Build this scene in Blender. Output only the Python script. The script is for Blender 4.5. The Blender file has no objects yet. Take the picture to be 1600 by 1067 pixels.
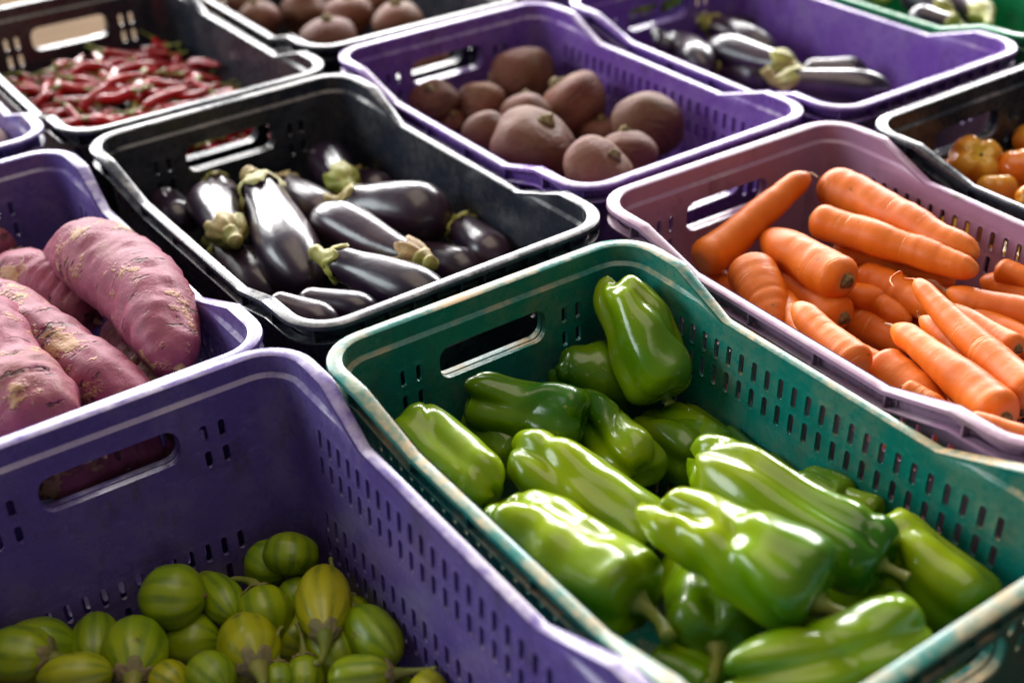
import bpy, bmesh, math, random
import numpy as np
from mathutils import Matrix, Vector
S = bpy.context.scene
CAM_AXES = [(0.816214, -0.577046, -0.028518), (0.331337, 0.427087, 0.841316), (0.473298, 0.696143, -0.539791)]
CAM_POS = (-0.5579, -0.5969, 0.9120)
COL = S.collection
Z0 = 0.31          # height of the crate rims above the table

# ------------------------------------------------------------------ camera
cd = bpy.data.cameras.new('camera'); cam = bpy.data.objects.new('camera', cd); COL.objects.link(cam)
cr_, cu_, cf_ = [Vector(v) for v in CAM_AXES]
M = Matrix((cr_, cu_, -cf_)).transposed().to_4x4(); M.translation = Vector(CAM_POS)
cam.matrix_world = M
cd.sensor_width = 36.0; cd.lens = 45.36; cd.clip_start = 0.02; cd.clip_end = 200
cd.dof.use_dof = True; cd.dof.focus_distance = 1.19; cd.dof.aperture_fstop = 2.9; cd.dof.aperture_blades = 0
S.camera = cam
# ------------------------------------------------------------------ light: a roofed market hall, open at the far side and the left
w = bpy.data.worlds.new('World'); S.world = w; w.use_nodes = True
w.node_tree.nodes['Background'].inputs[0].default_value = (0.80, 0.88, 1.0, 1)
w.node_tree.nodes['Background'].inputs[1].default_value = 0.13
def area(name, loc, target, sx, sy, rad, col):
    l = bpy.data.lights.new(name, 'AREA'); l.shape = 'RECTANGLE'; l.size = sx; l.size_y = sy
    l.energy = rad * math.pi * sx * sy; l.color = col
    o = bpy.data.objects.new(name, l); COL.objects.link(o); o.location = loc
    o.rotation_euler = (Vector(target) - Vector(loc)).to_track_quat('-Z', 'Y').to_euler()
    return o
# open far side as five strip lamps, gaps added to break up the highlights
for bx, by in ((-0.55, 6.9), (1.15, 6.2), (2.85, 5.4), (4.3, 4.4), (5.6, 3.0)):
    area('far_opening_strip', (bx, by, 2.6), (0.1, 0.5, 0.3), 1.15, 2.6, 30.0, (1.0, 0.985, 0.97))
area('left_opening', (-4.6, 3.4, 2.7), (0.1, 0.4, 0.3), 3.4, 2.2, 9.0, (0.86, 0.96, 1.0))
area('roof_glow_lamp', (0.2, 0.4, 3.9), (0.2, 0.4, 0.0), 2.6, 3.8, 2.0, (1.0, 0.83, 0.66))  # added warm area lamp standing in for the lit tan roof in reflections
S.view_settings.view_transform = 'Standard'; S.view_settings.look = 'None'
S.view_settings.exposure = 0.12; S.view_settings.gamma = 1.0
S.cycles.max_bounces = 8; S.cycles.use_denoising = True

# ------------------------------------------------------------------ helpers
def link(name, data, parent=None, label=None, cat=None, group=None, kind=None):
    o = bpy.data.objects.new(name, data); COL.objects.link(o)
    if parent is not None: o.parent = parent
    if label: o['label'] = label
    if cat: o['category'] = cat
    if group: o['group'] = group
    if kind: o['kind'] = kind
    return o
def mesh(name, V, F, mat=None, uv=None, smooth=True, sharp=None):
    me = bpy.data.meshes.new(name)
    me.from_pydata([tuple(v) for v in V], [], [tuple(f) for f in F])
    if uv is not None:
        l = me.uv_layers.new(name='UVMap'); l.data.foreach_set('uv', np.asarray(uv, dtype=np.float32).ravel())
    if smooth: me.polygons.foreach_set('use_smooth', [True] * len(me.polygons))
    if mat is not None: me.materials.append(mat)
    me.update()
    if sharp: me.set_sharp_from_angle(angle=math.radians(sharp))
    return me
class Noise:
    """smooth 3-D noise: a sum of randomly directed sines"""
    def __init__(s, rng, freq, n=10):
        k = rng.normal(size=(n, 3)); k /= np.linalg.norm(k, axis=1)[:, None]
        s.k = k * freq * rng.uniform(.6, 1.5, size=(n, 1)) * 2 * np.pi; s.p = rng.uniform(0, 6.28, n); s.n = n
    def __call__(s, P):
        return np.sin(P @ s.k.T + s.p).sum(-1) / math.sqrt(s.n)
def ends(t, a, b, pa=2., pb=2.):
    x = np.clip(1 - t / a, 0, 1); y = np.clip(1 - (1 - t) / b, 0, 1)
    return np.power(np.maximum(1 - x ** pa, 0), 1 / pa) * np.power(np.maximum(1 - y ** pb, 0), 1 / pb)
def smoothinterp(t, xs, ys):
    xs = np.asarray(xs, float); ys = np.asarray(ys, float)
    d = np.gradient(ys, xs); i = np.clip(np.searchsorted(xs, t) - 1, 0, len(xs) - 2)
    h = xs[i + 1] - xs[i]; u = (t - xs[i]) / h
    return (ys[i] * (1 + 2 * u) * (1 - u) ** 2 + d[i] * h * u * (1 - u) ** 2 + ys[i + 1] * u * u * (3 - 2 * u) + d[i + 1] * h * u * u * (u - 1))
def grid_faces(n, m, cap0=True, cap1=True):
    """rings 0..n-1 of m verts, then pole verts; faces and uv (u = angle, v = along)"""
    F = []; UV = []
    for i in range(n - 1):
        for j in range(m):
            k = (j + 1) % m
            F.append((i * m + j, i * m + k, (i + 1) * m + k, (i + 1) * m + j))
            a, b = j / m, (j + 1) / m; c, d = i / (n - 1), (i + 1) / (n - 1)
            UV += [(a, c), (b, c), (b, d), (a, d)]
    p = n * m
    if cap0:
        for j in range(m):
            F.append((p, (j + 1) % m, j)); UV += [((j + .5) / m, 0), ((j + 1) / m, 0), (j / m, 0)]
        p += 1
    if cap1:
        for j in range(m):
            F.append((p, (n - 1) * m + j, (n - 1) * m + (j + 1) % m)); UV += [((j + .5) / m, 1), (j / m, 1), ((j + 1) / m, 1)]
    return F, UV
def revolve(name, surf, mat, n=44, m=36, t0=.004, t1=.996):
    a = np.linspace(0, np.pi, n); t = t0 + (t1 - t0) * (1 - np.cos(a)) / 2 * .65 + (t1 - t0) * np.linspace(0, 1, n) * .35
    th = np.arange(m) / m * 2 * np.pi
    T, TH = np.meshgrid(t, th, indexing='ij')
    P = surf(T.ravel(), TH.ravel())
    p0 = P[:m].mean(0); p1 = P[-m:].mean(0)
    V = np.vstack([P, p0, p1]); F, UV = grid_faces(n, m)
    return mesh(name, V, F, mat, UV)
def tube(name, pts, rad, mat, m=10, n=14, closed=True, wob=0, seed=0):
    pts = np.asarray(pts, float); k = len(pts); s = np.linspace(0, 1, k); tt = np.linspace(0, 1, n)
    C = np.stack([smoothinterp(tt, s, pts[:, i]) for i in range(3)], 1); R = np.interp(tt, np.linspace(0, 1, len(rad)), rad)
    rng = np.random.default_rng(seed); V = []
    up = np.array([.37, .61, .7])
    for i in range(n):
        d = C[min(i + 1, n - 1)] - C[max(i - 1, 0)]; d /= np.linalg.norm(d) + 1e-12
        a = np.cross(d, up); a /= np.linalg.norm(a) + 1e-12; b = np.cross(d, a)
        for j in range(m):
            q = 2 * np.pi * j / m; r = R[i] * (1 + wob * math.sin(3 * q + 5 * i / n + seed) + wob * rng.normal() * .3)
            V.append(C[i] + r * (a * math.cos(q) + b * math.sin(q)))
    V += [C[0], C[-1]]
    F, UV = grid_faces(n, m)
    return mesh(name, V, F, mat, UV)
def place(o, A, B, roll=0):
    A = Vector(A); d = (Vector(B) - A).normalized()
    ref = Vector((0, 0, 1)) if abs(d.z) < .95 else Vector((0, 1, 0))
    x = ref.cross(d).normalized(); y = d.cross(x)
    R = Matrix((x, y, d)).transposed().to_4x4() @ Matrix.Rotation(roll, 4, 'Z'); R.translation = A
    o.matrix_world = R

# ------------------------------------------------------------------ materials
def N(nt, typ, **kw):
    n = nt.nodes.new(typ)
    for k, v in kw.items():
        if k.startswith('i_'):
            key = k[2:].replace('_', ' ')
            n.inputs[key].default_value = v
        else: setattr(n, k, v)
    return n
class MB:
    def __init__(s, name):
        s.m = bpy.data.materials.new(name); s.m.use_nodes = True; s.nt = s.m.node_tree
        s.b = s.nt.nodes['Principled BSDF']; s.tc = N(s.nt, 'ShaderNodeTexCoord'); s.oi = N(s.nt, 'ShaderNodeObjectInfo')
        a = N(s.nt, 'ShaderNodeVectorMath', operation='SCALE'); a.inputs[0].default_value = (13, 7, 5); s.L(s.oi.outputs['Random'], a.inputs['Scale'])
        b = N(s.nt, 'ShaderNodeVectorMath', operation='ADD'); s.L(s.tc.outputs['Object'], b.inputs[0]); s.L(a.outputs[0], b.inputs[1]); s.co = b.outputs[0]
        sp = N(s.nt, 'ShaderNodeSeparateXYZ'); s.L(s.tc.outputs['UV'], sp.inputs[0]); s.u, s.v = sp.outputs[0], sp.outputs[1]
    def L(s, a, b): s.nt.links.new(a, b)
    def noise(s, scale, detail=3, rough=.55, co=None, stretch=None):
        n = N(s.nt, 'ShaderNodeTexNoise'); n.inputs['Scale'].default_value = scale; n.inputs['Detail'].default_value = detail; n.inputs['Roughness'].default_value = rough
        c = co or s.co
        if stretch:
            mp = N(s.nt, 'ShaderNodeMapping'); mp.inputs['Scale'].default_value = stretch; s.L(c, mp.inputs[0]); c = mp.outputs[0]
        s.L(c, n.inputs['Vector']); return n.outputs[0]
    def ramp(s, v, pts):
        r = N(s.nt, 'ShaderNodeValToRGB'); e = r.color_ramp.elements
        while len(e) < len(pts): e.new(.5)
        for i, (p, c) in enumerate(pts):
            e[i].position = p; e[i].color = (c, c, c, 1) if not hasattr(c, '__len__') else (*c, 1)
        s.L(v, r.inputs[0]); return r.outputs[0]
    def mix(s, f, a, b, mode='MIX'):
        m = N(s.nt, 'ShaderNodeMix', data_type='RGBA', blend_type=mode)
        if hasattr(f, 'is_linked'): s.L(f, m.inputs[0])
        else: m.inputs[0].default_value = f
        for v, i in ((a, 6), (b, 7)):
            if hasattr(v, 'is_linked'): s.L(v, m.inputs[i])
            else: m.inputs[i].default_value = (*v, 1)
        return m.outputs[2]
    def math(s, op, a, b=None, c=None):
        m = N(s.nt, 'ShaderNodeMath', operation=op)
        for v, i in ((a, 0), (b, 1), (c, 2)):
            if v is None: continue
            if hasattr(v, 'is_linked'): s.L(v, m.inputs[i])
            else: m.inputs[i].default_value = v
        return m.outputs[0]
    def bump(s, h, strength=.3, dist=.001):
        b = N(s.nt, 'ShaderNodeBump'); b.inputs['Strength'].default_value = strength; b.inputs['Distance'].default_value = dist
        s.L(h, b.inputs['Height']); s.L(b.outputs[0], s.b.inputs['Normal'])
    def out(s, col=None, rough=None, **kw):
        for v, k in ((col, 'Base Color'), (rough, 'Roughness')):
            if v is None: continue
            if hasattr(v, 'is_linked'): s.L(v, s.b.inputs[k])
            else: s.b.inputs[k].default_value = (*v, 1) if hasattr(v, '__len__') else v
        for k, v in kw.items(): s.b.inputs[k.replace('_', ' ')].default_value = v
        return s.m
def m_plastic(name, col, dust=.35, dustcol=(.42, .31, .19), grime=(.05, .035, .02), rough=.27, gr=.6):
    m = MB(name)
    g = N(m.nt, 'ShaderNodeNewGeometry'); sp = N(m.nt, 'ShaderNodeSeparateXYZ'); m.L(g.outputs['Normal'], sp.inputs[0])
    up = m.ramp(sp.outputs[2], [(.35, 0), (.9, 1)])
    n1 = m.noise(14, 6, .65); n2 = m.noise(90, 4, .7); n3 = m.noise(5, 3)
    d = m.math('MULTIPLY', m.ramp(n1, [(.44, .04), (.62, 1)]), m.ramp(n2, [(.36, .25), (.62, 1)]))
    d = m.math('MULTIPLY', d, m.math('MULTIPLY_ADD', up, dust, dust * .22))
    base = m.mix(m.ramp(n3, [(.35, 0), (.7, .5)]), col, tuple(c * .72 for c in col))
    # scuffs: fine pale scratches in random directions
    vo = m.noise(55, 2, .5, stretch=(1, 9, 2)); vo2 = m.noise(60, 2, .5, stretch=(8, 1, 3))
    sc = m.math('MAXIMUM', m.ramp(vo, [(.66, 0), (.72, 1)]), m.ramp(vo2, [(.68, 0), (.74, 1)]))
    base = m.mix(m.math('MULTIPLY', sc, .22), base, tuple(min(1, c * 1.5 + .10) for c in col))
    spots = m.math('MULTIPLY', m.ramp(m.noise(34, 6, .75, stretch=(1, 1, .45)), [(.50, 0), (.66, 1)]), m.ramp(m.noise(8, 3), [(.45, .1), (.62, 1)]))
    base = m.mix(m.math('MULTIPLY', spots, gr), base, grime)
    base = m.mix(d, base, dustcol)
    r = m.math('MULTIPLY_ADD', d, .35, m.math('MULTIPLY_ADD', n2, .22, rough - .11))
    m.bump(m.math('ADD', m.noise(160, 4, .7), m.math('MULTIPLY', n1, .8)), .22, .0008)
    return m.out(base, r)
def m_pepper(name, light, mid, dark):
    m = MB(name)
    n = m.noise(11, 3); f = m.ramp(n, [(.3, 0), (.72, 1)])
    c = m.mix(f, mid, light)
    c = m.mix(m.ramp(m.noise(7, 2), [(.46, 0), (.66, .9)]), c, dark)
    c = m.mix(m.math('MULTIPLY', m.oi.outputs['Random'], .6), c, dark)
    c = m.mix(m.ramp(m.noise(130, 2), [(.69, 0), (.73, .45)]), c, (.30, .26, .10))
    c = m.mix(m.ramp(m.noise(34, 4, .7, stretch=(1, 1, .3)), [(.66, 0), (.70, .5)]), c, (.09, .10, .03))
    m.bump(m.math('ADD', m.noise(26, 2), m.math('MULTIPLY', m.noise(320, 2), .08)), .26, .004)
    return m.out(c, m.math('MULTIPLY_ADD', m.ramp(m.noise(18, 4, .6), [(.35, 0), (.7, 1)]), .16, .14), Coat_Weight=.0, Coat_Roughness=.12, Specular_IOR_Level=.5)
def m_eggplant():
    m = MB('eggplant_skin')
    c = m.mix(m.ramp(m.noise(9, 3), [(.4, 0), (.75, 1)]), (.016, .007, .020), (.065, .030, .044))
    scar = m.ramp(m.noise(16, 4, .6, stretch=(1, 1, .28)), [(.70, 0), (.735, 1)])
    c = m.mix(m.math('MULTIPLY', scar, .55), c, (.30, .17, .09))
    m.bump(m.math('ADD', m.noise(30, 3, .6, stretch=(1, 1, .5)), m.math('MULTIPLY', scar, -.6)), .45, .004)
    r = m.math('MULTIPLY_ADD', scar, .25, m.math('MULTIPLY_ADD', m.noise(22, 4), .22, .20))
    return m.out(c, r, Coat_Weight=.4, Coat_Roughness=.21)
def m_simple(name, c1, c2, rough, scale=20, stretch=None, spec=.4, bump=.25, bscale=120, extra=None):
    m = MB(name)
    c = m.mix(m.ramp(m.noise(scale, 5, .6, stretch=stretch), [(.32, 0), (.68, 1)]), c1, c2)
    if extra: c = m.mix(m.ramp(m.noise(scale * 2.3, 4, .65), [(.58, 0), (.66, 1)]), c, extra)
    m.bump(m.noise(bscale, 4, .65, stretch=stretch), bump, .002)
    return m.out(c, rough, Specular_IOR_Level=spec)
def m_carrot():
    m = MB('carrot_skin')
    c = m.mix(m.ramp(m.noise(10, 3), [(.3, 0), (.72, 1)]), (.62, .118, .004), (.80, .190, .008))
    c = m.mix(m.math('MULTIPLY', m.oi.outputs['Random'], .35), c, (.52, .115, .012))
    # lateral creases: short pale lines running round the root
    ln = m.noise(16, 3, .6, stretch=(.55, .55, 7.5)); cre = m.ramp(ln, [(.63, 0), (.665, 1), (.69, 1), (.73, 0)])
    gate = m.ramp(m.noise(28, 3), [(.42, 0), (.6, 1)])
    cre = m.math('MULTIPLY', cre, gate)
    c = m.mix(m.math('MULTIPLY', cre, .4), c, (.86, .46, .16))
    bloom = m.ramp(m.noise(13, 6, .75), [(.52, 0), (.75, .45)])
    c = m.mix(m.math('MULTIPLY', bloom, .6), c, (.82, .36, .12))
    spot = m.ramp(m.noise(75, 3, .6), [(.69, 0), (.73, 1)]); c = m.mix(m.math('MULTIPLY', spot, .75), c, (.20, .07, .02))
    dk = m.ramp(m.noise(22, 4, .65, stretch=(.6, .6, 6)), [(.64, 0), (.70, 1)]); c = m.mix(m.math('MULTIPLY', m.math('MULTIPLY', dk, gate), .55), c, (.36, .075, .004))
    tip = m.ramp(m.v, [(.0, 1), (.03, .3), (.07, 0), (.93, 0), (1, .5)]); c = m.mix(m.math('MULTIPLY', tip, .6), c, (.55, .36, .12))
    h = m.math('ADD', m.math('MULTIPLY', cre, -1.0), m.math('ADD', m.noise(60, 3), m.math('MULTIPLY', m.noise(16, 3, .6, stretch=(.6, .6, 5)), .8)))
    m.bump(h, .4, .0014)
    return m.out(c, m.math('MULTIPLY_ADD', m.noise(50, 4), .22, .36), Specular_IOR_Level=.35, Subsurface_Weight=.15, Subsurface_Radius=(.02, .008, .003), Subsurface_Scale=.3)
def m_sweet(name='sweet_potato_skin', a=(.190, .028, .062), b=(.345, .088, .140), tan=(.42, .25, .10)):
    m = MB(name)
    c = m.mix(m.ramp(m.noise(9, 4), [(.3, 0), (.7, 1)]), a, b)
    fib = m.noise(24, 5, .7, stretch=(2.6, 2.6, .6)); c = m.mix(m.math('MULTIPLY', m.ramp(fib, [(.45, 0), (.7, 1)]), .45), c, (.17, .03, .055))
    p = m.ramp(m.math('ADD', m.math('MULTIPLY', m.noise(15, 5, .7), .75), m.math('MULTIPLY', m.noise(48, 4, .7), .25)), [(.545, 0), (.59, 1)])
    c = m.mix(m.math('MULTIPLY', p, .75), c, tan)
    soil = m.ramp(m.noise(7, 5, .7), [(.55, 0), (.75, .6)]); c = m.mix(soil, c, (.23, .12, .045))
    pit = m.ramp(m.noise(34, 3, .55, stretch=(.8, .8, 2.6)), [(.635, 0), (.675, 1)]); c = m.mix(m.math('MULTIPLY', pit, .75), c, (.06, .022, .022))
    h = m.math('ADD', m.math('MULTIPLY', pit, -1.6), m.math('ADD', m.math('MULTIPLY', p, .5), m.math('MULTIPLY', m.noise(110, 4, .7), .5)))
    m.bump(h, .75, .003)
    return m.out(c, m.math('MULTIPLY_ADD', m.noise(40, 4), .2, .46), Specular_IOR_Level=.3)
def m_jilo():
    m = MB('jilo_skin')
    wob = m.math('MULTIPLY', m.math('SUBTRACT', m.noise(20, 3), .5), .9)
    s = m.math('SINE', m.math('MULTIPLY_ADD', m.u, 6.2832 * 10, m.math('MULTIPLY', wob, 5.)))
    st = m.ramp(m.math('MULTIPLY_ADD', s, .5, .5), [(.45, 0), (.9, 1)])
    st = m.math('MULTIPLY', st, m.ramp(m.noise(30, 4, .7), [(.35, .15), (.62, 1)]))
    base = m.mix(m.ramp(m.noise(14, 3), [(.35, 0), (.7, 1)]), (.165, .285, .002), (.330, .410, .003))
    base = m.mix(m.math('MULTIPLY', m.math('POWER', m.oi.outputs['Random'], 3.), .8), base, (.46, .40, .006))
    c = m.mix(m.math('MULTIPLY', st, .58), base, (.050, .130, .008))
    spot = m.ramp(m.noise(60, 4, .65), [(.66, 0), (.70, 1)]); c = m.mix(m.math('MULTIPLY', spot, .75), c, (.12, .075, .03))
    m.bump(m.noise(45, 3), .15, .002)
    return m.out(c, m.math('MULTIPLY_ADD', m.noise(25, 3), .15, .27))
def m_beet():
    m = MB('beet_skin')
    c = m.mix(m.ramp(m.noise(9, 4), [(.3, 0), (.7, 1)]), (.125, .034, .024), (.215, .078, .046))
    c = m.mix(m.math('MULTIPLY', m.ramp(m.noise(16, 6, .75), [(.44, 0), (.62, 1)]), .85), c, (.19, .105, .050))
    c = m.mix(m.math('MULTIPLY', m.oi.outputs['Random'], .6), c, (.075, .022, .016))
    rings = m.ramp(m.noise(20, 4, .6, stretch=(.7, .7, 4)), [(.55, 0), (.66, 1)]); c = m.mix(m.math('MULTIPLY', rings, .45), c, (.05, .02, .015))
    m.bump(m.math('ADD', m.noise(60, 5, .7), m.math('MULTIPLY', rings, -.6)), .8, .003)
    return m.out(c, .62, Specular_IOR_Level=.22)
def m_tomato():
    m = MB('tomato_skin')
    c = m.mix(m.ramp(m.noise(10, 3), [(.35, 0), (.7, 1)]), (.66, .10, .008), (.74, .27, .02))
    c = m.mix(m.math('MULTIPLY', m.ramp(m.v, [(0, 1), (.45, 0)]), m.math('POWER', m.oi.outputs['Random'], .6)), c, (.72, .46, .04))
    m.bump(m.noise(40, 2), .06, .002)
    return m.out(c, .18, Subsurface_Weight=.12, Subsurface_Radius=(.02, .008, .003), Subsurface_Scale=.3)
def m_chilli():
    m = MB('chilli_skin')
    c = m.mix(m.ramp(m.noise(12, 3), [(.3, 0), (.7, 1)]), (.27, .002, .006), (.48, .009, .008))
    c = m.mix(m.math('MULTIPLY', m.oi.outputs['Random'], .5), c, (.20, .006, .012))
    m.bump(m.noise(60, 3), .2, .003)
    return m.out(c, .24)

MAT = dict(
    purple=m_plastic('purple_plastic', (.125, .082, .290), .62, (.56, .50, .56)),
    violet=m_plastic('violet_plastic', (.165, .068, .340), .60, (.58, .52, .58)),
    mauve=m_plastic('mauve_plastic', (.370, .200, .320), .5, (.52, .44, .44), (.085, .045, .028), .34, .9),
    black=m_plastic('black_plastic', (.018, .022, .034), .55, (.40, .37, .36)),
    green=m_plastic('green_plastic', (.0005, .175, .150), .9, (.50, .34, .17)),
    brightgreen=m_plastic('bright_green_plastic', (.003, .24, .085), .6, (.55, .56, .52)),
    pepper=m_pepper('bell_pepper_skin', (.360, .410, .001), (.150, .290, .001), (.020, .100, .001)),
    egg=m_eggplant(), carrot=m_carrot(), sweet=m_sweet(), pale=m_sweet('pale_root_skin', (.62, .48, .40), (.72, .60, .52), (.5, .36, .22)), jilo=m_jilo(), beet=m_beet(), tomato=m_tomato(), chilli=m_chilli(),
    stem=m_simple('green_stem', (.12, .17, .015), (.26, .25, .05), .5, 40, (1, 1, .3)),
    calyx=m_simple('dried_calyx', (.33, .20, .075), (.22, .22, .035), .55, 22, (1, 1, .35), extra=(.46, .33, .16), bump=.9, bscale=70),
    calyxg=m_simple('olive_calyx', (.20, .23, .020), (.34, .29, .070), .5, 26, (1, 1, .4), extra=(.36, .24, .10), bump=.6, bscale=60),
    jcalyx=m_simple('jilo_calyx', (.15, .16, .04), (.30, .22, .11), .6, 40, (1, 1, .4), bump=.6),
    cut=m_simple('dry_stem_scar', (.07, .045, .015), (.26, .18, .07), .8, 160, bump=.8),
    root=m_simple('dry_root', (.38, .25, .14), (.20, .11, .07), .8, 60),
    table=m_simple('wooden_table', (.16, .10, .055), (.09, .058, .032), .9, 6, (1, 12, 1), spec=.1),
)

# ------------------------------------------------------------------ setting
tb = [(-3, -3, 0), (4, -3, 0), (4, 5, 0), (-3, 5, 0)]
link('ground', mesh('ground', tb, [(0, 1, 2, 3)], MAT['table'], smooth=False), kind='structure')

# ------------------------------------------------------------------ crates
CW, CL, DIP, RO = .36, .555, .024, .0185       # outer width, length, dip of the long rim, rim overhang
HX, HY, RC = CW / 2 - RO, CL / 2 - RO, .030     # inner wall half sizes, inner corner radius
LEDGE = .0042
def ztop(s):  # height of the rim over the long side, s = distance from the nearer end of the crate
    a, b = .083, .156
    x = min(max((s - a) / (b - a), 0), 1)
    return -DIP * x
def stations(long_cols, short_cols):
    """perimeter points: (base xy, normal xy, ztop, raised 0..1)"""
    out = []
    def side(p0, p1, n, cols, islong):
        L = math.dist(p0, p1)
        for c in cols:
            f = c / L; x = p0[0] + (p1[0] - p0[0]) * f; y = p0[1] + (p1[1] - p0[1]) * f
            z = ztop(CL / 2 - abs(y)) if islong else 0.
            out.append(((x, y), n, z))
    def corner(cx, cy, a0):
        for k in range(1, 8):
            a = a0 + k / 8 * math.pi / 2; n = (math.cos(a), math.sin(a))
            out.append(((cx + RC * n[0], cy + RC * n[1]), n, 0.))
    x, y = HX - RC, HY - RC
    side((HX, -y), (HX, y), (1, 0), long_cols, True); corner(x, y, 0)
    side((x, HY), (-x, HY), (0, 1), short_cols, False); corner(-x, y, math.pi / 2)
    side((-HX, y), (-HX, -y), (-1, 0), long_cols, True); corner(-x, -y, math.pi)
    side((-x, -HY), (x, -HY), (0, -1), short_cols, False); corner(x, -y, 1.5 * math.pi)
    return out
def lin(a, b, n): return [a + (b - a) * i / n for i in range(n + 1)]
LLEN, SLEN = 2 * (HY - RC), 2 * (HX - RC)
BR = [0, .0533 - .0, .1263, .14]
RIM_ST = stations(sorted(set(lin(0, LLEN, 12) + [.083 - RO - RC + .0, .156 - RO - RC, LLEN - (.083 - RO - RC), LLEN - (.156 - RO - RC)])), lin(0, SLEN, 6))
def sweep(name, prof, st=RIM_ST, mat=None, sharp=35):
    V = []; n = len(st); m = len(prof)
    for (b, nn, z) in st:
        rz = 1 + z / DIP
        for (o, dz, kk) in prof:
            oo = o + (LEDGE * rz if kk == 1 else (-.0075 * (1 - rz) if kk == 2 else 0))
            V.append((b[0] + nn[0] * oo, b[1] + nn[1] * oo, z + dz))
    F = []
    for i in range(n):
        j = (i + 1) % n
        for k in range(m):
            l = (k + 1) % m
            F.append((i * m + k, j * m + k, j * m + l, i * m + l))
    return mesh(name, V, F, mat, sharp=sharp)
def draft(z): return .012 * z / .3               # walls lean in towards the floor (z negative)
def make_body(slots_long=True):
    V = []; F = []; th = .003; flat = []
    def vert(b, n, z, o):
        V.append((b[0] + n[0] * (o + draft(z)), b[1] + n[1] * (o + draft(z)), z)); return len(V) - 1
    def hole_pts(cu, cz, w_, h_, r, k=4):
        P = []
        for q, (sx, sy) in enumerate(((1, 1), (-1, 1), (-1, -1), (1, -1))):
            for i in range(k + 1):
                a = (q + i / k) * math.pi / 2; P.append((cu + sx * (w_ / 2 - r) + r * math.cos(a), cz + sy * (h_ / 2 - r) + r * math.sin(a)))
        return P
    def panel(p0, p1, n, cells, islong):
        """cells: list of (u0,u1,z0,z1,hole) with hole None or (w,h,r)"""
        L = math.dist(p0, p1); d = ((p1[0] - p0[0]) / L, (p1[1] - p0[1]) / L)
        def at(u): return (p0[0] + d[0] * u, p0[1] + d[1] * u)
        for (u0, u1, z1, z0, hole) in cells:
            def zz(u, z):
                return z
            if hole is None:
                for o in (0, th):
                    q = [vert(at(u), n, z, o) for u, z in ((u0, z0), (u1, z0), (u1, z1), (u0, z1))]
                    F.append(q if o else q[::-1]); flat.append(len(F) - 1)
            else:
                w_, h_, r = hole[:3]; cu, cz = (u0 + u1) / 2, (z0 + z1) / 2; P = hole_pts(cu, cz, w_, h_, r); k = len(P) // 4
                ring = []
                for o in (-.0006, th):
                    c = [vert(at(u), n, z, max(o, 0)) for u, z in ((u1, z1), (u0, z1), (u0, z0), (u1, z0))]
                    h = [vert(at(u), n, z, o) for u, z in P]; ring.append(h)
                    for q in range(4):
                        for i in range(k - 1):
                            t = (c[q], h[q * k + i + 1], h[q * k + i]); F.append(t[::-1] if not o > 0 else t)
                        t = (c[q], c[(q + 1) % 4], h[(q * k + k) % (4 * k)], h[q * k + k - 1]); F.append(t[::-1] if not o > 0 else t)
                a, b = ring
                for i in range(4 * k):
                    j = (i + 1) % (4 * k); F.append((a[i], b[i], b[j], a[j]))
    # long sides
    def cells_long():
        C = []; pitch = .0165; n = 26; u0 = (LLEN - n * pitch) / 2
        us = [u0 + i * pitch for i in range(n + 1)]
        zt = -.040
        rows = [(-.040, -.068, 1), (-.068, -.096, 1), (-.096, -.128, 0), (-.128, -.156, 1), (-.156, -.184, 1), (-.184, -.212, 0), (-.212, -.240, 1), (-.240, -.268, 1), (-.268, -.300, 0)]
        for (za, zb, h) in rows:
            if not h or not slots_long: C.append((0, LLEN, za, zb, None)); continue
            C.append((0, us[0], za, zb, None)); C.append((us[-1], LLEN, za, zb, None))
            for i in range(n): C.append((us[i], us[i + 1], za, zb, None if i in (0, n - 1) else (.0062, .0215, .0030)))
        return C
    def cells_short():
        C = []; c = SLEN / 2; hw = .064
        # upper band with the grip and two pairs of slots each side
        e = .0165
        for sgn in (-1, 1):
            for row in ((-.040, -.0665), (-.0665, -.093)):
                a0, a1 = (hw, hw + .012) ; 
                cols = [(hw, hw + .010, None), (hw + .010, hw + .010 + e, 1), (hw + .010 + e, hw + .010 + 2 * e, 1), (hw + .010 + 2 * e, c, None)]
                for (x0, x1, h) in cols:
                    q = (c + x0, c + x1) if sgn > 0 else (c - x1, c - x0)
                    C.append((q[0], q[1], row[0], row[1], (.0062, .0175, .0030) if h else None))
        C.append((c - hw, c + hw, -.031, -.078, (.120, .0345, .0125)))
        for (x0, x1) in ((0, c - hw), (c + hw, SLEN)): C.append((x0, x1, -.031, -.040, None))
        C.append((c - hw, c + hw, -.078, -.093, None))
        C.append((0, SLEN, -.093, -.160, None))
        p = .0160; n = 13; u0 = (SLEN - n * p) / 2
        for (za, zb) in ((-.160, -.190), (-.190, -.220)):
            C.append((0, u0, za, zb, None)); C.append((u0 + n * p, SLEN, za, zb, None))
            for i in range(n): C.append((u0 + i * p, u0 + (i + 1) * p, za, zb, (.0060, .0205, .0029)))
        C.append((0, SLEN, -.220, -.300, None))
        return C
    x, y = HX - RC, HY - RC
    cl, cs_ = cells_long(), cells_short()
    panel((HX, -y), (HX, y), (1, 0), cl, True); panel((x, HY), (-x, HY), (0, 1), cs_, False)
    panel((-HX, y), (-HX, -y), (-1, 0), cl, True); panel((-x, -HY), (x, -HY), (0, -1), cs_, False)
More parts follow.
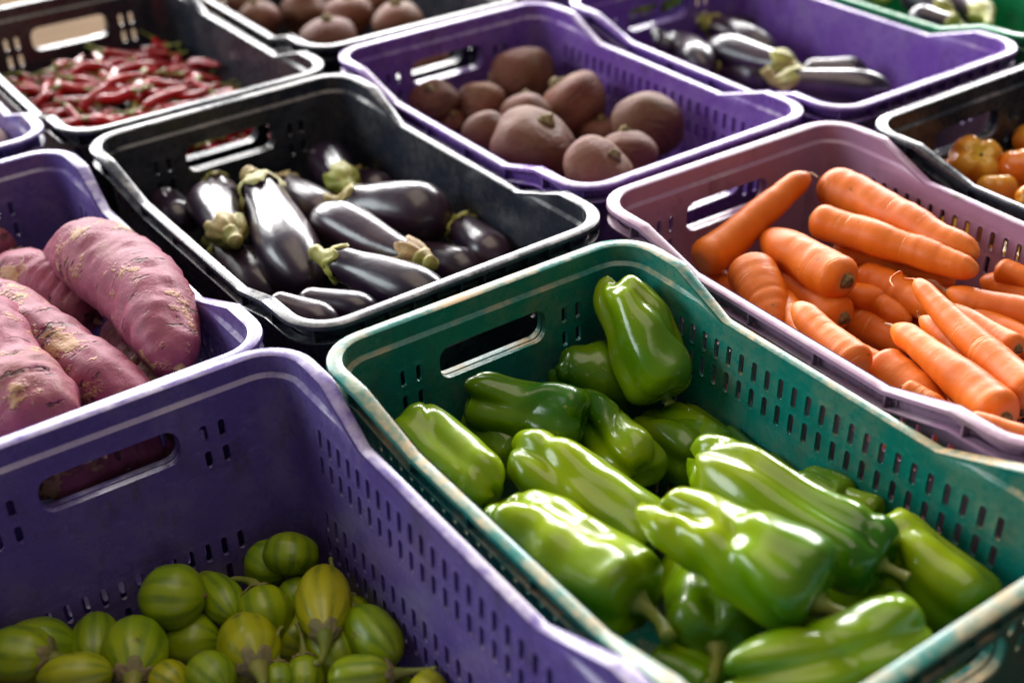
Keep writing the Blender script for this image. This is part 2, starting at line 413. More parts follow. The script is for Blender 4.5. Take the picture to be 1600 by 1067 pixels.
    # corners below the ledge, and the bands above the cell fields
    def strip(sts, rows, close=False):
        """rows: list of functions station -> (z, off)"""
        for o_ in (0, th):
            idx = [[vert(b, n, *((lambda zo: (zo[0], zo[1] + o_))(r(z)))) for r in rows] for (b, n, z) in sts]
            m_ = len(idx)
            for i in range(m_ if close else m_ - 1):
                j = (i + 1) % m_
                for k in range(len(rows) - 1):
                    q = (idx[i][k], idx[j][k], idx[j][k + 1], idx[i][k + 1]); F.append(q[::-1] if o_ else q)
    st = RIM_ST
    low = lambda z: -.0215 if z > -.018 else z - .0035
    rows = [lambda z: (z - .001, LEDGE * (1 + z / DIP)),
            lambda z: (min(-.0165, z - .0020), LEDGE * (1 + z / DIP)),
            lambda z: (min(-.0185, z - .0030), LEDGE * .35 * (1 + z / DIP)),
            lambda z: (min(-.0195, z - .0035), 0.),
            lambda z: (-.031, 0.)]
    strip(st, rows, True)
    nl = len(st)
    # long band between -.031 and -.040 and corner walls from -.031 to -.300
    def is_corner(n): return abs(n[0]) > 1e-6 and abs(n[1]) > 1e-6
    ring = []
    ang = [0, math.pi / 2, math.pi, 1.5 * math.pi]
    for q, (sx, sy) in enumerate(((1, 1), (-1, 1), (-1, -1), (1, -1))):
        arc = []
        for k in range(9):
            a = ang[q] + k / 8 * math.pi / 2; n = (math.cos(a), math.sin(a)); arc.append(((sx * x + RC * n[0], sy * y + RC * n[1]), n, 0.))
        strip(arc, [lambda z: (-.031, 0.), lambda z: (-.1, 0.), lambda z: (-.2, 0.), lambda z: (-.300, 0.)])
    for sx in (1, -1):
        strip([((sx * HX, -sx * y), (sx, 0), 0.), ((sx * HX, sx * y), (sx, 0), 0.)], [lambda z: (-.031, 0.), lambda z: (-.040, 0.)])
    # floor
    fz = -.298; fx, fy = HX - .011, HY - .011
    i0 = len(V)
    for z in (fz, fz - .006):
        for (sx, sy) in ((-1, -1), (1, -1), (1, 1), (-1, 1)): V.append((sx * fx, sy * fy, z))
    F.append((i0, i0 + 1, i0 + 2, i0 + 3)); F.append((i0 + 7, i0 + 6, i0 + 5, i0 + 4))
    me = mesh('crate_body', V, F, None, smooth=True)
    for i in flat: me.polygons[i].use_smooth = False
    bm = bmesh.new(); bm.from_mesh(me); bmesh.ops.remove_doubles(bm, verts=bm.verts, dist=.00002); bmesh.ops.dissolve_degenerate(bm, edges=bm.edges, dist=.00002)
    bm.to_mesh(me); bm.free(); me.set_sharp_from_angle(angle=math.radians(24)); return me
BODY = {True: make_body(True), False: make_body(False)}
W_ = RO
PROF_TOP = [(0, -.0030, 1), (.0006, -.0008, 1), (.0022, 0, 1), (W_ - .0022, 0, 2), (W_ - .0006, -.0008, 2), (W_, -.0030, 2), (W_, -.0046, 2), (W_ - .0022, -.0046, 2), (W_ - .0024, -.0030, 2), (.0030, -.0030, 1)]
RIM = sweep('rim', PROF_TOP)
PROF_LOW = [(.0035, -.0185, 1), (W_ - .0022, -.0185, 2), (W_ - .0012, -.0191, 2), (W_ - .0012, -.0207, 2), (W_ - .0030, -.0211, 2), (.0035, -.0211, 1)]
LOWER = sweep('lower_flange', PROF_LOW)
def box_mesh(name, x0, x1, y0, y1, z0, z1):
    V = [(x, y, z) for z in (z0, z1) for (x, y) in ((x0, y0), (x1, y0), (x1, y1), (x0, y1))]
    return mesh(name, V, [(3, 2, 1, 0), (4, 5, 6, 7), (0, 1, 5, 4), (1, 2, 6, 5), (2, 3, 7, 6), (3, 0, 4, 7)], None, smooth=False)
RIB = box_mesh('rib', .0076, W_ - .0016, -.0010, .0010, -.0186, -.0030)
RIB_LONG = box_mesh('rib', .0032, W_ - .0092, -.0010, .0010, -.0186, -.0030)
def make_grip():
    """the moulded collar of the hand hole: a tunnel standing out from the wall, with a groove"""
    V = []; F = []; k = 6; n = 4 * (k + 1)
    def ringpts(w_, h_, r, o):
        out = []
        for q, (sx, sy) in enumerate(((1, 1), (-1, 1), (-1, -1), (1, -1))):
            for i in range(k + 1):
                a = (q + i / k) * math.pi / 2; out.append((sx * (w_ / 2 - r) + r * math.cos(a), o, sy * (h_ / 2 - r) + r * math.sin(a)))
        return out
    prof = [(0, .0026), (0, .0050), (.0030, .0052), (.0030, .0068), (0, .0070), (0, .0130), (.0014, .0142), (.0030, .0130), (.0030, .0085), (.0050, .0080), (.0050, .0028)]
    for (g, o) in prof:
        V += ringpts(.120 + 2 * g, .0345 + 2 * g, .0125 + g, o)
    m_ = len(prof)
    for i in range(m_ - 1):
        for j in range(n):
            l = (j + 1) % n; F.append((i * n + j, i * n + l, (i + 1) * n + l, (i + 1) * n + j))
    return mesh('grip_collar', V, F, None, sharp=30)
GRIP = make_grip()
def put(o, me_mat):
    o.material_slots[0].link = 'OBJECT'; o.material_slots[0].material = me_mat
for me in (BODY[True], BODY[False], RIM, LOWER, RIB, RIB_LONG, GRIP): me.materials.append(MAT['purple'])
def crate(name, x, y, rot, dz, mat, slots, label):
    root = link(name, None, None, label, 'crate', 'plastic produce crates side by side'); root.empty_display_size = .05
    root.location = (x, y, dz); root.rotation_euler = (0, 0, rot)
    b = link('body', BODY[slots], root); r = link('rim', RIM, root); l = link('lower_flange', LOWER, r)
    for o in (b, r, l): o.location = (0, 0, Z0); put(o, MAT[mat])
    l.location = (0, 0, 0)
    for s in (1, -1):
        g = link('grip_collar', GRIP, root); g.location = (0, s * (HY + draft(-.0545)), Z0 - .0545); g.rotation_euler = (0, 0, 0 if s > 0 else math.pi); put(g, MAT[mat])
    # ribs under the rim: short sides every 26 mm, long sides every 83 mm, one in each corner
    pos = []
    for i in range(10): 
        u = -SLEN / 2 + SLEN * (i + .5) / 10
        pos += [((u, HY), math.pi / 2, 0), ((u, -HY), -math.pi / 2, 0)]
    for i in range(6):
        v = -.2075 + .083 * i; z = ztop(CL / 2 - abs(v)); pos += [((HX, v), 0, z), ((-HX, v), math.pi, z)]
    c = RC * math.sqrt(.5)
    for (sx, sy, a) in ((1, 1, .25), (-1, 1, .75), (-1, -1, 1.25), (1, -1, 1.75)): pos.append(((sx * (HX - RC + c), sy * (HY - RC + c)), a * math.pi, 0))
    for (p, a, z) in pos:
        q = link('rib', RIB_LONG if z < -.02 else RIB, r); q.location = (p[0], p[1], z); q.rotation_euler = (0, 0, a); put(q, MAT[mat])
    return root
CRATES = [
    ('C1', "plastic_crate", -0.3616, 0.0341, -0.0101, 0.0, 'purple', True, 'purple plastic crate holding the jilo, in front on the left'),
    ('C2', "plastic_crate", 0.0000, 0.0000, -0.0067, 0.0, 'green', True, 'dusty green plastic crate full of green bell peppers'),
    ('C3', "plastic_crate", 0.3673, 0.0774, -0.0200, 0.0, 'mauve', True, 'pale mauve stained plastic crate full of carrots'),
    ('C4', "plastic_crate", -0.3682, 0.5879, 0.0127, -0.006, 'purple', True, 'purple plastic crate holding sweet potatoes, at the left edge'),
    ('C5', "plastic_crate", 0.0039, 0.5745, 0.0190, 0.0, 'black', False, 'black plastic crate of eggplants behind the green crate'),
    ('C6', "plastic_crate", 0.3680, 0.6442, 0.0047, 0.0, 'violet', True, 'violet plastic crate of beetroots in the middle of the back row'),
    ('C7', "plastic_crate", 0.7374, 0.6207, -0.0016, 0.0, 'violet', False, 'violet plastic crate of eggplants at the upper right'),
    ('C8', "plastic_crate", 0.7328, 0.0376, -0.0041, 0.0, 'black', True, 'black plastic crate with dusty tan rim holding tomatoes'),
    ('C9', "plastic_crate", -0.0104, 1.1365, 0.0069, 0.0, 'black', False, 'black plastic crate heaped with red chillies'),
    ('C10', "plastic_crate", 0.3541, 1.2077, -0.0022, 0.0, 'black', False, 'dark crate of beetroots cut off by the top edge'),
    ('C11', "plastic_crate", -0.3749, 1.1627, -0.0001, 0.0, 'purple', True, 'purple crate cut off by the left edge beside the chillies'),
    ('C12', "plastic_crate", 1.1060, 0.6320, 0.0100, 0.0, 'brightgreen', False, 'green crate of eggplants in the top right corner'),
    ('C13', "plastic_crate", 0.7300, 1.2000, 0.0000, 0.0, 'violet', False, "violet crate of green peppers seen through the upper right crate's grip"),
]
CR = {}
for key, name, x, y, rot, dz, mat, slots, label in CRATES:
    CR[key] = (x, y, rot, crate(name, x, y, rot, dz, mat, slots, label))
def cpt(key, u, v, z):
    """crate coordinates (u across from the left side, v from the far end, z below the rim) -> world"""
    x, y, t, _ = CR[key]; lx, ly = u - CW / 2, CL / 2 - v
    return Vector((x + lx * math.cos(t) - ly * math.sin(t), y + lx * math.sin(t) + ly * math.cos(t), Z0 + z))
# raised lettering moulded into the web under the mauve crate's rim (worn, hardly legible)
def emboss(txt, v0, size):
    c = bpy.data.curves.new('moulded_lettering', 'FONT'); c.body = txt; c.size = size; c.extrude = .00025; c.space_character = 1.1
    o = bpy.data.objects.new('tmp', c); COL.objects.link(o); bpy.context.view_layer.update()
    me = bpy.data.meshes.new_from_object(o.evaluated_get(bpy.context.evaluated_depsgraph_get())); bpy.data.objects.remove(o)
    me.materials.clear(); me.materials.append(MAT['mauve'])
    q = link('moulded_lettering', me, CR['C3'][3])
    q.matrix_local = Matrix.Translation((-(HX + .0030), CL / 2 - v0, Z0 - DIP - .0135)) @ Matrix.Rotation(-math.pi / 2, 4, 'Z') @ Matrix.Rotation(math.pi / 2, 4, 'X')
emboss('CORTPLAST.COM', .338, .0085); emboss('INDUSTRIA', .258, .0075)

# ------------------------------------------------------------------ produce
def root_of(name, label, cat, group, A, B, roll=0):
    r = link(name, None, None, label, cat, group); r.empty_display_size = .02; place(r, A, B, roll); return r
def bend_fn(L, bx, by, sx=0.):
    def f(t): 
        return L * (bx * 4 * t * (1 - t) + sx * np.sin(2 * np.pi * t)), L * by * 4 * t * (1 - t)
    return f
def calyx_mesh(name, surf, mat, rng, tc=.16, pts=5, off=.0016, jag=.45, curl=.0, n=9, m=40, tmin=.003):
    th = np.arange(m) / m * 2 * np.pi; ph = rng.uniform(0, 6.28)
    lob = np.abs(np.cos((th + ph) * pts / 2 + .35 * np.sin(th * 2 + ph))) ** .8
    te = tc * (1 - jag * (1 - lob)) * (1 + .12 * rng.normal(size=m).cumsum() / math.sqrt(m))
    k = np.linspace(0, 1, n); T = tmin + np.outer(k, te - tmin); TH = np.tile(th, (n, 1))
    P = surf(T.ravel(), TH.ravel()); e = 1e-3
    d1 = surf(np.clip(T.ravel() + e, 0, 1), TH.ravel()) - surf(np.clip(T.ravel() - e, 0, 1), TH.ravel()); d2 = surf(T.ravel(), TH.ravel() + e) - surf(T.ravel(), TH.ravel() - e)
    nn = np.cross(d2, d1); nn /= np.linalg.norm(nn, axis=1)[:, None] + 1e-12
    sgn = 1
    K = np.repeat(k, m); o = off * (1 + .5 * np.sin(TH.ravel() * 9 + 4 * K)) + curl * K ** 3 * np.tile(rng.uniform(.2, 1.4, m), n)
    o[-m:] -= off * 1.2 + curl * .2
    V = np.vstack([P + nn * sgn * o[:, None], P[:m].mean(0)]); F, UV = grid_faces(n, m, True, False)
    return mesh(name, V, F, mat, UV)

def pepper(A, B, R, label, seed, roll=0, stem=True, lobes=3, bend=0., taper=.82, squash=1., groove=1., stemlen=.03, stemdir=(0, 0), group='green bell peppers in the green crate', cat='bell pepper', nm='bell_pepper'):
    rng = np.random.default_rng(seed); L = (Vector(B) - Vector(A)).length
    ga = (np.arange(lobes) + rng.uniform(-.22, .22, lobes)) * 2 * np.pi / lobes; gd = rng.uniform(.7, 1.25, lobes) * groove
    lz = rng.uniform(-.05, .07, lobes); nz = Noise(rng, 9); nz2 = Noise(rng, 22); nz3 = Noise(rng, 8, 5); f = bend_fn(L, bend, rng.uniform(-.03, .03), rng.uniform(-.015, .015))
    tw = rng.uniform(-.35, .35)
    def surf(t, th):
        pr = ends(t, .17, .22, 2.2, 2.0) * smoothinterp(t, [0, .15, .45, .75, 1], [.93, 1.0, .93, taper + .03, taper * .92])
        g = np.zeros_like(th); lb = np.zeros_like(th)
        for a, d, z_ in zip(ga, gd, lz):
            dl = np.angle(np.exp(1j * (th - a - tw * t))); g += d * np.exp(-(dl / .30) ** 2) + .35 * d * np.exp(-(dl / .65) ** 2)
            dm = np.angle(np.exp(1j * (th - a - np.pi / lobes - tw * t))); lb += z_ * np.exp(-(dm / .6) ** 2)
        e0 = np.exp(-(t / .16) ** 2); e1 = np.exp(-((1 - t) / .26) ** 2)
        amp = .16 + .14 * e0 + .28 * e1
        r = R * pr * (1 - amp * g)
        z = L * t + L * lb * e1 * 1.2
        rho = np.clip(pr, 0, 1)
        z = z + L * .085 * np.exp(-(rho / .55) ** 2) * (t < .5) - L * .07 * np.exp(-(rho / .5) ** 2) * (t >= .5)
        cx, cy = f(t)
        P = np.stack([cx + r * np.cos(th), cy + squash * r * np.sin(th), z], 1)
        rid = (1 - np.clip(np.abs(nz3(P)) * 1.6, 0, 1)) ** 2
        q = (-.13 * rid + .06 + .075 * nz(P * 1.0 + 3.) + .034 * nz2(P)) * np.clip(pr * 1.6, 0, 1)
        return P + np.stack([np.cos(th) * R * q, np.sin(th) * R * q, R * .3 * q], 1)
    r = root_of(nm, label, cat, group, A, B, roll)
    link('skin', revolve('pepper_skin', surf, MAT['pepper'], 52, 48), r)
    z0 = L * .075; bx, by = f(np.array([.0]))
    if stem:
        sx, sy = stemdir; c = np.array([float(bx[0]), float(by[0]), z0])
        pts = [c + (0, 0, .004), c + (sx * .15 * stemlen, sy * .15 * stemlen, -stemlen * .35), c + (sx * .55 * stemlen, sy * .55 * stemlen, -stemlen * .8), c + (sx * stemlen * 1.1, sy * stemlen * 1.1, -stemlen * 1.15)]
        s_ = link('stem', tube('stem', pts, [R * .30, R * .13, R * .105, R * .13, R * .15], MAT['stem'], 12, 16, wob=.06, seed=seed), r)
    return r
def eggplant(A, B, R, label, seed, roll=0, calyx='calyx', bend=.0, tc=.17, stemlen=.02, fat=.62, curl=.002, cal=True, group='eggplants in the black crate', jag=.5):
    rng = np.random.default_rng(seed); L = (Vector(B) - Vector(A)).length; nz = Noise(rng, 7); f = bend_fn(L, bend, rng.uniform(-.02, .02), .01)
    neck = rng.uniform(.66, .78); sq = rng.uniform(.9, 1.02)
    def surf(t, th):
        pr = ends(t, .16, .30, 2.0, 2.1) * smoothinterp(t, [0, .2, .45, fat + .05, 1], [neck * .95, neck, .88, 1., .93])
        cx, cy = f(t); r = R * pr * (1 + .012 * np.sin(5 * th + seed))
        P = np.stack([cx + r * np.cos(th), cy + sq * r * np.sin(th), L * t], 1); q = .04 * nz(P) * R * np.clip(pr * 1.5, 0, 1)
        return P + np.stack([np.cos(th) * q, np.sin(th) * q, 0 * q], 1)
    r = root_of('eggplant', label, 'eggplant', group, A, B, roll)
    link('skin', revolve('eggplant_skin', surf, MAT['egg'], 44, 40), r)
    if cal:
        k = link('calyx', calyx_mesh('calyx', surf, MAT[calyx], rng, tc, 5, .0022, jag, curl), r)
        bx, by = f(np.array([0.])); c = np.array([float(bx[0]), float(by[0]), 0])
        d = rng.uniform(-.4, .4, 2) * stemlen
        pts = [c + (0, 0, .006), c + (0, 0, -stemlen * .3), c + (d[0], d[1], -stemlen * .75), c + (d[0] * 1.6, d[1] * 1.6, -stemlen)]
        link('stem', tube('stem', pts, [R * .50, R * .33, R * .27, R * .30, R * .27], MAT[calyx], 12, 12, wob=.07, seed=seed), k)
    return r
def carrot(A, B, R, label, seed, taper=.55, tipr=.3, bend=0., crown=True, hair=False, tail=True, group='carrots in the mauve crate'):
    """A = crown end, B = tip"""
    rng = np.random.default_rng(seed); L = (Vector(B) - Vector(A)).length; nz = Noise(rng, 16); n2 = Noise(rng, 45); f = bend_fn(L, bend, rng.uniform(-.02, .02), rng.uniform(-.012, .012))
    rk = rng.uniform(.1, .9, 5); rw = rng.uniform(.006, .02, 5); ra = rng.uniform(-.03, .012, 5)
    def surf(t, th):
        pr = ends(t, min(.16, .8 * R / L), min(.4, 1.5 * R * (1 - taper + .25) / L), 2.1, 1.9) * (1 - taper * t ** 1.25)
        for a, b, c in zip(rk, rw, ra): pr = pr * (1 + c * np.exp(-((t - a + .01 * np.sin(th + a * 20)) / b) ** 2))
        z = L * t + R * .16 * np.exp(-(pr / .35) ** 2) * (t < .3)
        cx, cy = f(t); r = R * pr
        P = np.stack([cx + r * np.cos(th), cy + r * np.sin(th), z], 1); q = (.045 * nz(P) + .012 * n2(P * np.array([.4, .4, 1.6]))) * R * np.clip(pr * 2, 0, 1)
        return P + np.stack([np.cos(th) * q, np.sin(th) * q, 0 * q], 1)
    r = root_of('carrot', label, 'carrot', group, A, B, rng.uniform(0, 6.28))
    link('root', revolve('carrot_root', surf, MAT['carrot'], 60, 30), r)
    bx, by = f(np.array([0.])); c = np.array([float(bx[0]), float(by[0]), 0])
    if crown:
        pts = [c + (0, 0, R * .30), c + (0, 0, R * .04), c + (R * .03, 0, -R * .10)]
        link('stem_scar', tube('stem_scar', pts, [R * .34, R * .32, R * .22], MAT['cut'], 14, 8, wob=.16, seed=seed), r)
    if tail:
        bx, by = f(np.array([1.])); e = np.array([float(bx[0]), float(by[0]), L])
        d = rng.normal(size=3) * R * .5
        pts = [e - (0, 0, R * .3), e + (0, 0, R * .10), e + d * .5 + (0, 0, R * .35)]
        if hair: pts += [e + (R * .5, R * .1, R * .75), e + (R * 1.3, -R * .2, R * .35), e + (R * 1.7, -R * .1, -R * .7)]
        link('root_tip', tube('root_tip', pts, [R * .16, R * .07, R * .04] if not hair else [R * .13, R * .06, R * .05, R * .05, R * .04], MAT['root'] if not hair else MAT['carrot'], 7, 14, seed=seed), r)
    return r
def sweet(A, B, R, label, seed, bend=(0., 0.), xs=None, ys=None, mat='sweet', group='sweet potatoes in the purple crate', cat='sweet potato', nm='sweet_potato', roll=0, lump=.075, tail=True):
    rng = np.random.default_rng(seed); L = (Vector(B) - Vector(A)).length; nz = Noise(rng, 8); n2 = Noise(rng, 17); n3 = Noise(rng, 45)
    xs = xs or [0, .15, .5, .8, 1]; ys = ys or [.6, .85, 1, .8, .45]
    f = bend_fn(L, *bend)
    dn = 26; dt, da = rng.uniform(.08, .92, dn), rng.uniform(0, 6.28, dn); dd = rng.uniform(.03, .10, dn)
    def surf(t, th):
        pr = ends(t, .09, .09, 2.2, 2.2) * smoothinterp(t, xs, ys)
        cx, cy = f(t); r = R * pr
        P = np.stack([cx + r * np.cos(th), cy + r * np.sin(th), L * t], 1); q = lump * nz(P) + lump * .45 * n2(P) + .022 * n3(P)
        for a, b, c in zip(dt, da, dd):
            q -= c * np.exp(-((t - a) / .011) ** 2 - (np.angle(np.exp(1j * (th - b))) / .38) ** 2)
        q *= R * np.clip(pr * 1.6, 0, 1)
        return P + np.stack([np.cos(th) * q, np.sin(th) * q, 0 * q], 1)
    r = root_of(nm, label, cat, group, A, B, roll)
    link('tuber', revolve('tuber', surf, MAT[mat], 80, 56), r)
    if tail:
        for e, z_, s_ in ((0., 0., -1), (1., L, 1)):
            bx, by = f(np.array([e])); c = np.array([float(bx[0]), float(by[0]), z_]); d = rng.normal(size=2) * .004
            link('root_end', tube('root_end', [c - (0, 0, s_ * .006), c + (0, 0, s_ * .003), c + (d[0], d[1], s_ * .012)], [R * .20, R * .10, R * .03], MAT['root'], 8, 8, wob=.1, seed=seed), r)
    return r
def jilo(A, B, R, label, seed, stem=True, stemlen=.035, curve=(0., 0.), group='green jilo eggplants in the front purple crate', fat=.62, egg=.75):
    """A = stem end"""
    rng = np.random.default_rng(seed); L = (Vector(B) - Vector(A)).length; nz = Noise(rng, 14); k = int(rng.integers(6, 10)); R = R * rng.uniform(.9, 1.08); egg = egg * rng.uniform(.82, 1.12)
    ph = rng.uniform(0, 6.28)
    def surf(t, th):
        pr = ends(t, .34, .46, 1.9, 2.0) * smoothinterp(t, [0, .3, fat, 1], [egg * .95, .90, 1., .97])
        r = R * pr * (1 + .020 * np.cos(k * th) * np.exp(-((t - .4) / .4) ** 2))
        P = np.stack([r * np.cos(th), r * np.sin(th), L * t], 1); q = .06 * nz(P) * R * np.clip(pr * 1.5, 0, 1)
        return P + np.stack([np.cos(th) * q, np.sin(th) * q, 0 * q], 1)
    r = root_of('jilo', label, 'jilo', group, A, B, rng.uniform(0, 6.28) if not stem else 0)
    link('skin', revolve('jilo_skin', surf, MAT['jilo'], 36, 48), r)
    if stem:
        c_ = link('calyx', calyx_mesh('calyx', surf, MAT['jcalyx'], rng, .15, 5, .0012, .62, .0012, n=7, m=30), r)
        cx, cy = curve; s = stemlen
        pts = [(0, 0, .004), (0, 0, -s * .22), (cx * s * .3, cy * s * .3, -s * .55), (cx * s * .9, cy * s * .9, -s * .85), (cx * s * 1.5, cy * s * 1.5, -s * (1.0 - .25 * (abs(cx) + abs(cy))))]
        link('stem', tube('stem', pts, [R * .34, R * .20, R * .12, R * .105, R * .12], MAT['stem'], 10, 16, wob=.05, seed=seed), c_)
    else:
        link('blossom_scar', tube('blossom_scar', [(0, 0, L * 1.0 - .0015), (0, 0, L + .0004), (.0006, 0, L + .0010)], [R * .13, R * .10, R * .04], MAT['cut'], 8, 5, wob=.2, seed=seed), r)
    return r
def beet(c, R, label, seed, up=(0, 0, 1), root=True, dent=0., group='beetroots in the violet crate', crown=True, flat=.9):
    rng = np.random.default_rng(seed); L = 2 * R * flat; nz = Noise(rng, 6); n2 = Noise(rng, 18); d0 = rng.uniform(0, 6.28)
    u = Vector(up).normalized(); A = Vector(c) + u * (L / 2); B = Vector(c) - u * (L / 2)
    def surf(t, th):
        pr = ends(t, .42, .58, 2.2, 1.9); r = R * pr
        P = np.stack([r * np.cos(th), r * np.sin(th), L * t + L * .05 * np.exp(-(pr / .3) ** 2) * (t < .5)], 1); q = (.11 * nz(P) + .05 * n2(P)) * R * np.clip(pr * 1.3, 0, 1)
        if dent: q -= dent * R * np.exp(-(np.angle(np.exp(1j * (th - d0))) / .55) ** 2 - ((t - .35) / .22) ** 2)
        return P + np.stack([np.cos(th) * q, np.sin(th) * q, -.4 * q * (t < .5)], 1)
    r = root_of('beetroot', label, 'beetroot', group, A, B, rng.uniform(0, 6.28))
    link('skin', revolve('beet_skin', surf, MAT['beet'], 36, 40), r)
    if crown: link('crown', tube('crown', [(0, 0, R * .14), (0, 0, 0), (.002, .001, -R * .10)], [R * .24, R * .20, R * .10], MAT['cut'], 12, 8, wob=.35, seed=seed), r)
    if root: link('tap_root', tube('tap_root', [(0, 0, L - R * .08), (R * .04, 0, L + R * .2), (R * .25, R * .1, L + R * .55)], [R * .16, R * .07, R * .02], MAT['root'], 8, 9, wob=.06, seed=seed), r)
    return r
def tomato(c, R, label, seed, up=(0, 0, 1), lob=5, flat=.82, amp=.05, group='tomatoes in the black crate'):
    rng = np.random.default_rng(seed); L = 2 * R * flat; nz = Noise(rng, 7); ph = rng.uniform(0, 6.28)
    u = Vector(up).normalized(); A = Vector(c) + u * (L / 2); B = Vector(c) - u * (L / 2)
    def surf(t, th):
        pr = ends(t, .5, .5, 2.1, 2.1); am = amp * np.exp(-(t / .5) ** 2)
        r = R * pr * (1 - am * np.abs(np.sin(lob * (th + ph) / 2)) ** 6 * 3)
        P = np.stack([r * np.cos(th), r * np.sin(th), L * t + L * .16 * np.exp(-(pr / .42) ** 2) * (t < .5)], 1); q = .03 * nz(P) * R * pr
        return P + np.stack([np.cos(th) * q, np.sin(th) * q, 0 * q], 1)
    r = root_of('tomato', label, 'tomato', group, A, B, rng.uniform(0, 6.28))
    link('skin', revolve('tomato_skin', surf, MAT['tomato'], 34, 48), r)
    link('stem_scar', tube('stem_scar', [(0, 0, L * .17), (0, 0, L * .148), (.0006, 0, L * .142)], [R * .10, R * .10, R * .05], MAT['cut'], 10, 6, wob=.15, seed=seed), r)
    return r
# chillies: eight shapes, each with its own stem, copied through the heap
CH = []
for i in range(8):
    rng = np.random.default_rng(900 + i); L = rng.uniform(.050, .078); R = rng.uniform(.0062, .0086); bd = rng.uniform(-.16, .16); nz = Noise(rng, 30)
    f = bend_fn(L, bd, rng.uniform(-.06, .06), rng.uniform(-.02, .02))
    def surf(t, th, L=L, R=R, f=f, nz=nz):
        pr = ends(t, .12, .5, 2., 1.6) * (1 - .25 * t); cx, cy = f(t); r = R * pr
        P = np.stack([cx + r * np.cos(th), cy + r * np.sin(th), L * t], 1); q = .12 * nz(P) * R * pr
        return P + np.stack([np.cos(th) * q, np.sin(th) * q, 0 * q], 1)
    b = revolve('chilli_skin', surf, MAT['chilli'], 22, 14)
    s = tube('chilli_stem', [(0, 0, .003), (0, 0, -.004), (.002, .001, -.014), (.006, .002, -.026)], [R * .75, R * .35, R * .2, R * .24], MAT['stem'], 7, 9, seed=i)
    CH.append((b, s, L))
def chilli(A, d, k, label):
    b, s, L = CH[k % 8]; r = root_of('chilli_pepper', label, 'chilli pepper', 'red chillies heaped in the black crate', A, Vector(A) + Vector(d), random.uniform(0, 6.28))
    link('skin', b, r); link('stem', s, r)
pepper((0.1124, 0.1315, 0.2098), (0.1298, 0.2383, 0.2942), 0.0369, 'yellow-green pepper standing upright in the far corner, two lobes on top', 11, lobes=3, stemlen=0.01, taper=0.8, groove=1.2, roll=0.6)
pepper((0.1255, 0.1963, 0.1907), (0.0534, 0.2367, 0.2193), 0.0406, 'dark green pepper tucked behind against the far wall under the grip', 12, lobes=3, stem=False, taper=0.6)
pepper((0.0275, 0.1402, 0.2192), (-0.0410, 0.2404, 0.2258), 0.0344, 'shiny square-ended pepper lying below the far grip hole', 13, lobes=4, stem=False, taper=0.85, roll=0.4)
pepper((-0.1255, 0.2181, 0.2429), (-0.1078, 0.0897, 0.2341), 0.0292, 'long smooth pepper lying along the left wall near its far end', 14, lobes=3, groove=0.5, stem=False, taper=0.85)
pepper((-0.0321, 0.1684, 0.1839), (-0.0454, 0.2428, 0.1911), 0.0260, 'small dark pepper half hidden behind the long smooth pepper', 15, lobes=3, stem=False)
pepper((0.0307, 0.0717, 0.1942), (0.0547, 0.1897, 0.2008), 0.0314, 'pepper with a dimpled end behind the long middle pepper', 16, lobes=3, groove=1.1, stem=False, roll=0.5)
pepper((0.1122, 0.0736, 0.1750), (0.0916, 0.1644, 0.1750), 0.0298, 'dark pepper deep between the upright pepper and the dimpled one', 17, lobes=3, stem=False)
pepper((0.1321, 0.0636, 0.1691), (0.1280, 0.1540, 0.1759), 0.0303, 'dark pepper lying under the upright pepper by the right wall', 18, lobes=3, stemlen=0.012)
pepper((-0.0210, -0.0161, 0.2089), (-0.0717, 0.1330, 0.2431), 0.0329, 'long bright pepper in the middle with two lobes pointing left', 19, lobes=3, groove=1.2, stem=False, roll=1.2, taper=0.85)
pepper((-0.0863, -0.0758, 0.2242), (-0.1229, 0.0840, 0.2308), 0.0436, 'broad shiny pepper along the left wall with a thick stem at its near end', 20, lobes=4, stemlen=0.035, stemdir=(0.5, 0.0), roll=0.3, groove=0.9)
pepper((-0.0102, -0.1766, 0.2573), (-0.0524, -0.0266, 0.2807), 0.0399, 'biggest pepper on top of the heap, light green, stem to the right', 21, lobes=3, stemlen=0.04, stemdir=(-0.5, 0.5), groove=1.15, roll=1.0, taper=0.75)
pepper((0.0770, -0.1664, 0.2371), (0.0382, 0.0283, 0.2489), 0.0349, 'long light green pepper behind the biggest one, its stubby stem at the right', 22, lobes=3, stemlen=0.02, groove=0.9, roll=1.4, taper=0.85)
pepper((0.1220, -0.2198, 0.2069), (0.1237, -0.1066, 0.2331), 0.0304, 'bent dark green pepper by the right wall near the close end', 23, lobes=3, stemlen=0.025, bend=0.08, groove=0.8)
pepper((-0.0728, -0.1344, 0.2153), (0.0108, -0.0152, 0.1697), 0.0392, 'dark pepper showing its stem end under the biggest pepper', 24, lobes=4, stemlen=0.03, stemdir=(0.4, -0.3))
pepper((0.0434, -0.2216, 0.2480), (-0.1072, -0.1721, 0.2480), 0.0321, 'curved yellow-green pepper lying along the near wall', 25, lobes=3, stem=False, groove=1.3, roll=-0.6, bend=0.05)
pepper((0.0739, -0.0952, 0.1841), (0.0903, -0.1939, 0.1909), 0.0293, 'dark pepper in shade between the biggest pepper and the curved near one', 26, lobes=3, stem=False)
pepper((-0.0875, -0.1493, 0.2000), (-0.1025, -0.0903, 0.2000), 0.0244, 'dark pepper low in the near left corner', 27, lobes=3, stem=False)
pepper((0.1378, -0.0631, 0.1950), (0.1381, -0.0060, 0.1950), 0.0234, 'small knobbly pepper by the right wall behind the long light one', 28, lobes=4, stem=False)
pepper((0.1392, 0.0014, 0.1735), (0.1398, 0.0478, 0.1815), 0.0211, 'little pepper deep behind, just showing by the slotted right wall', 29, lobes=3, stem=False)
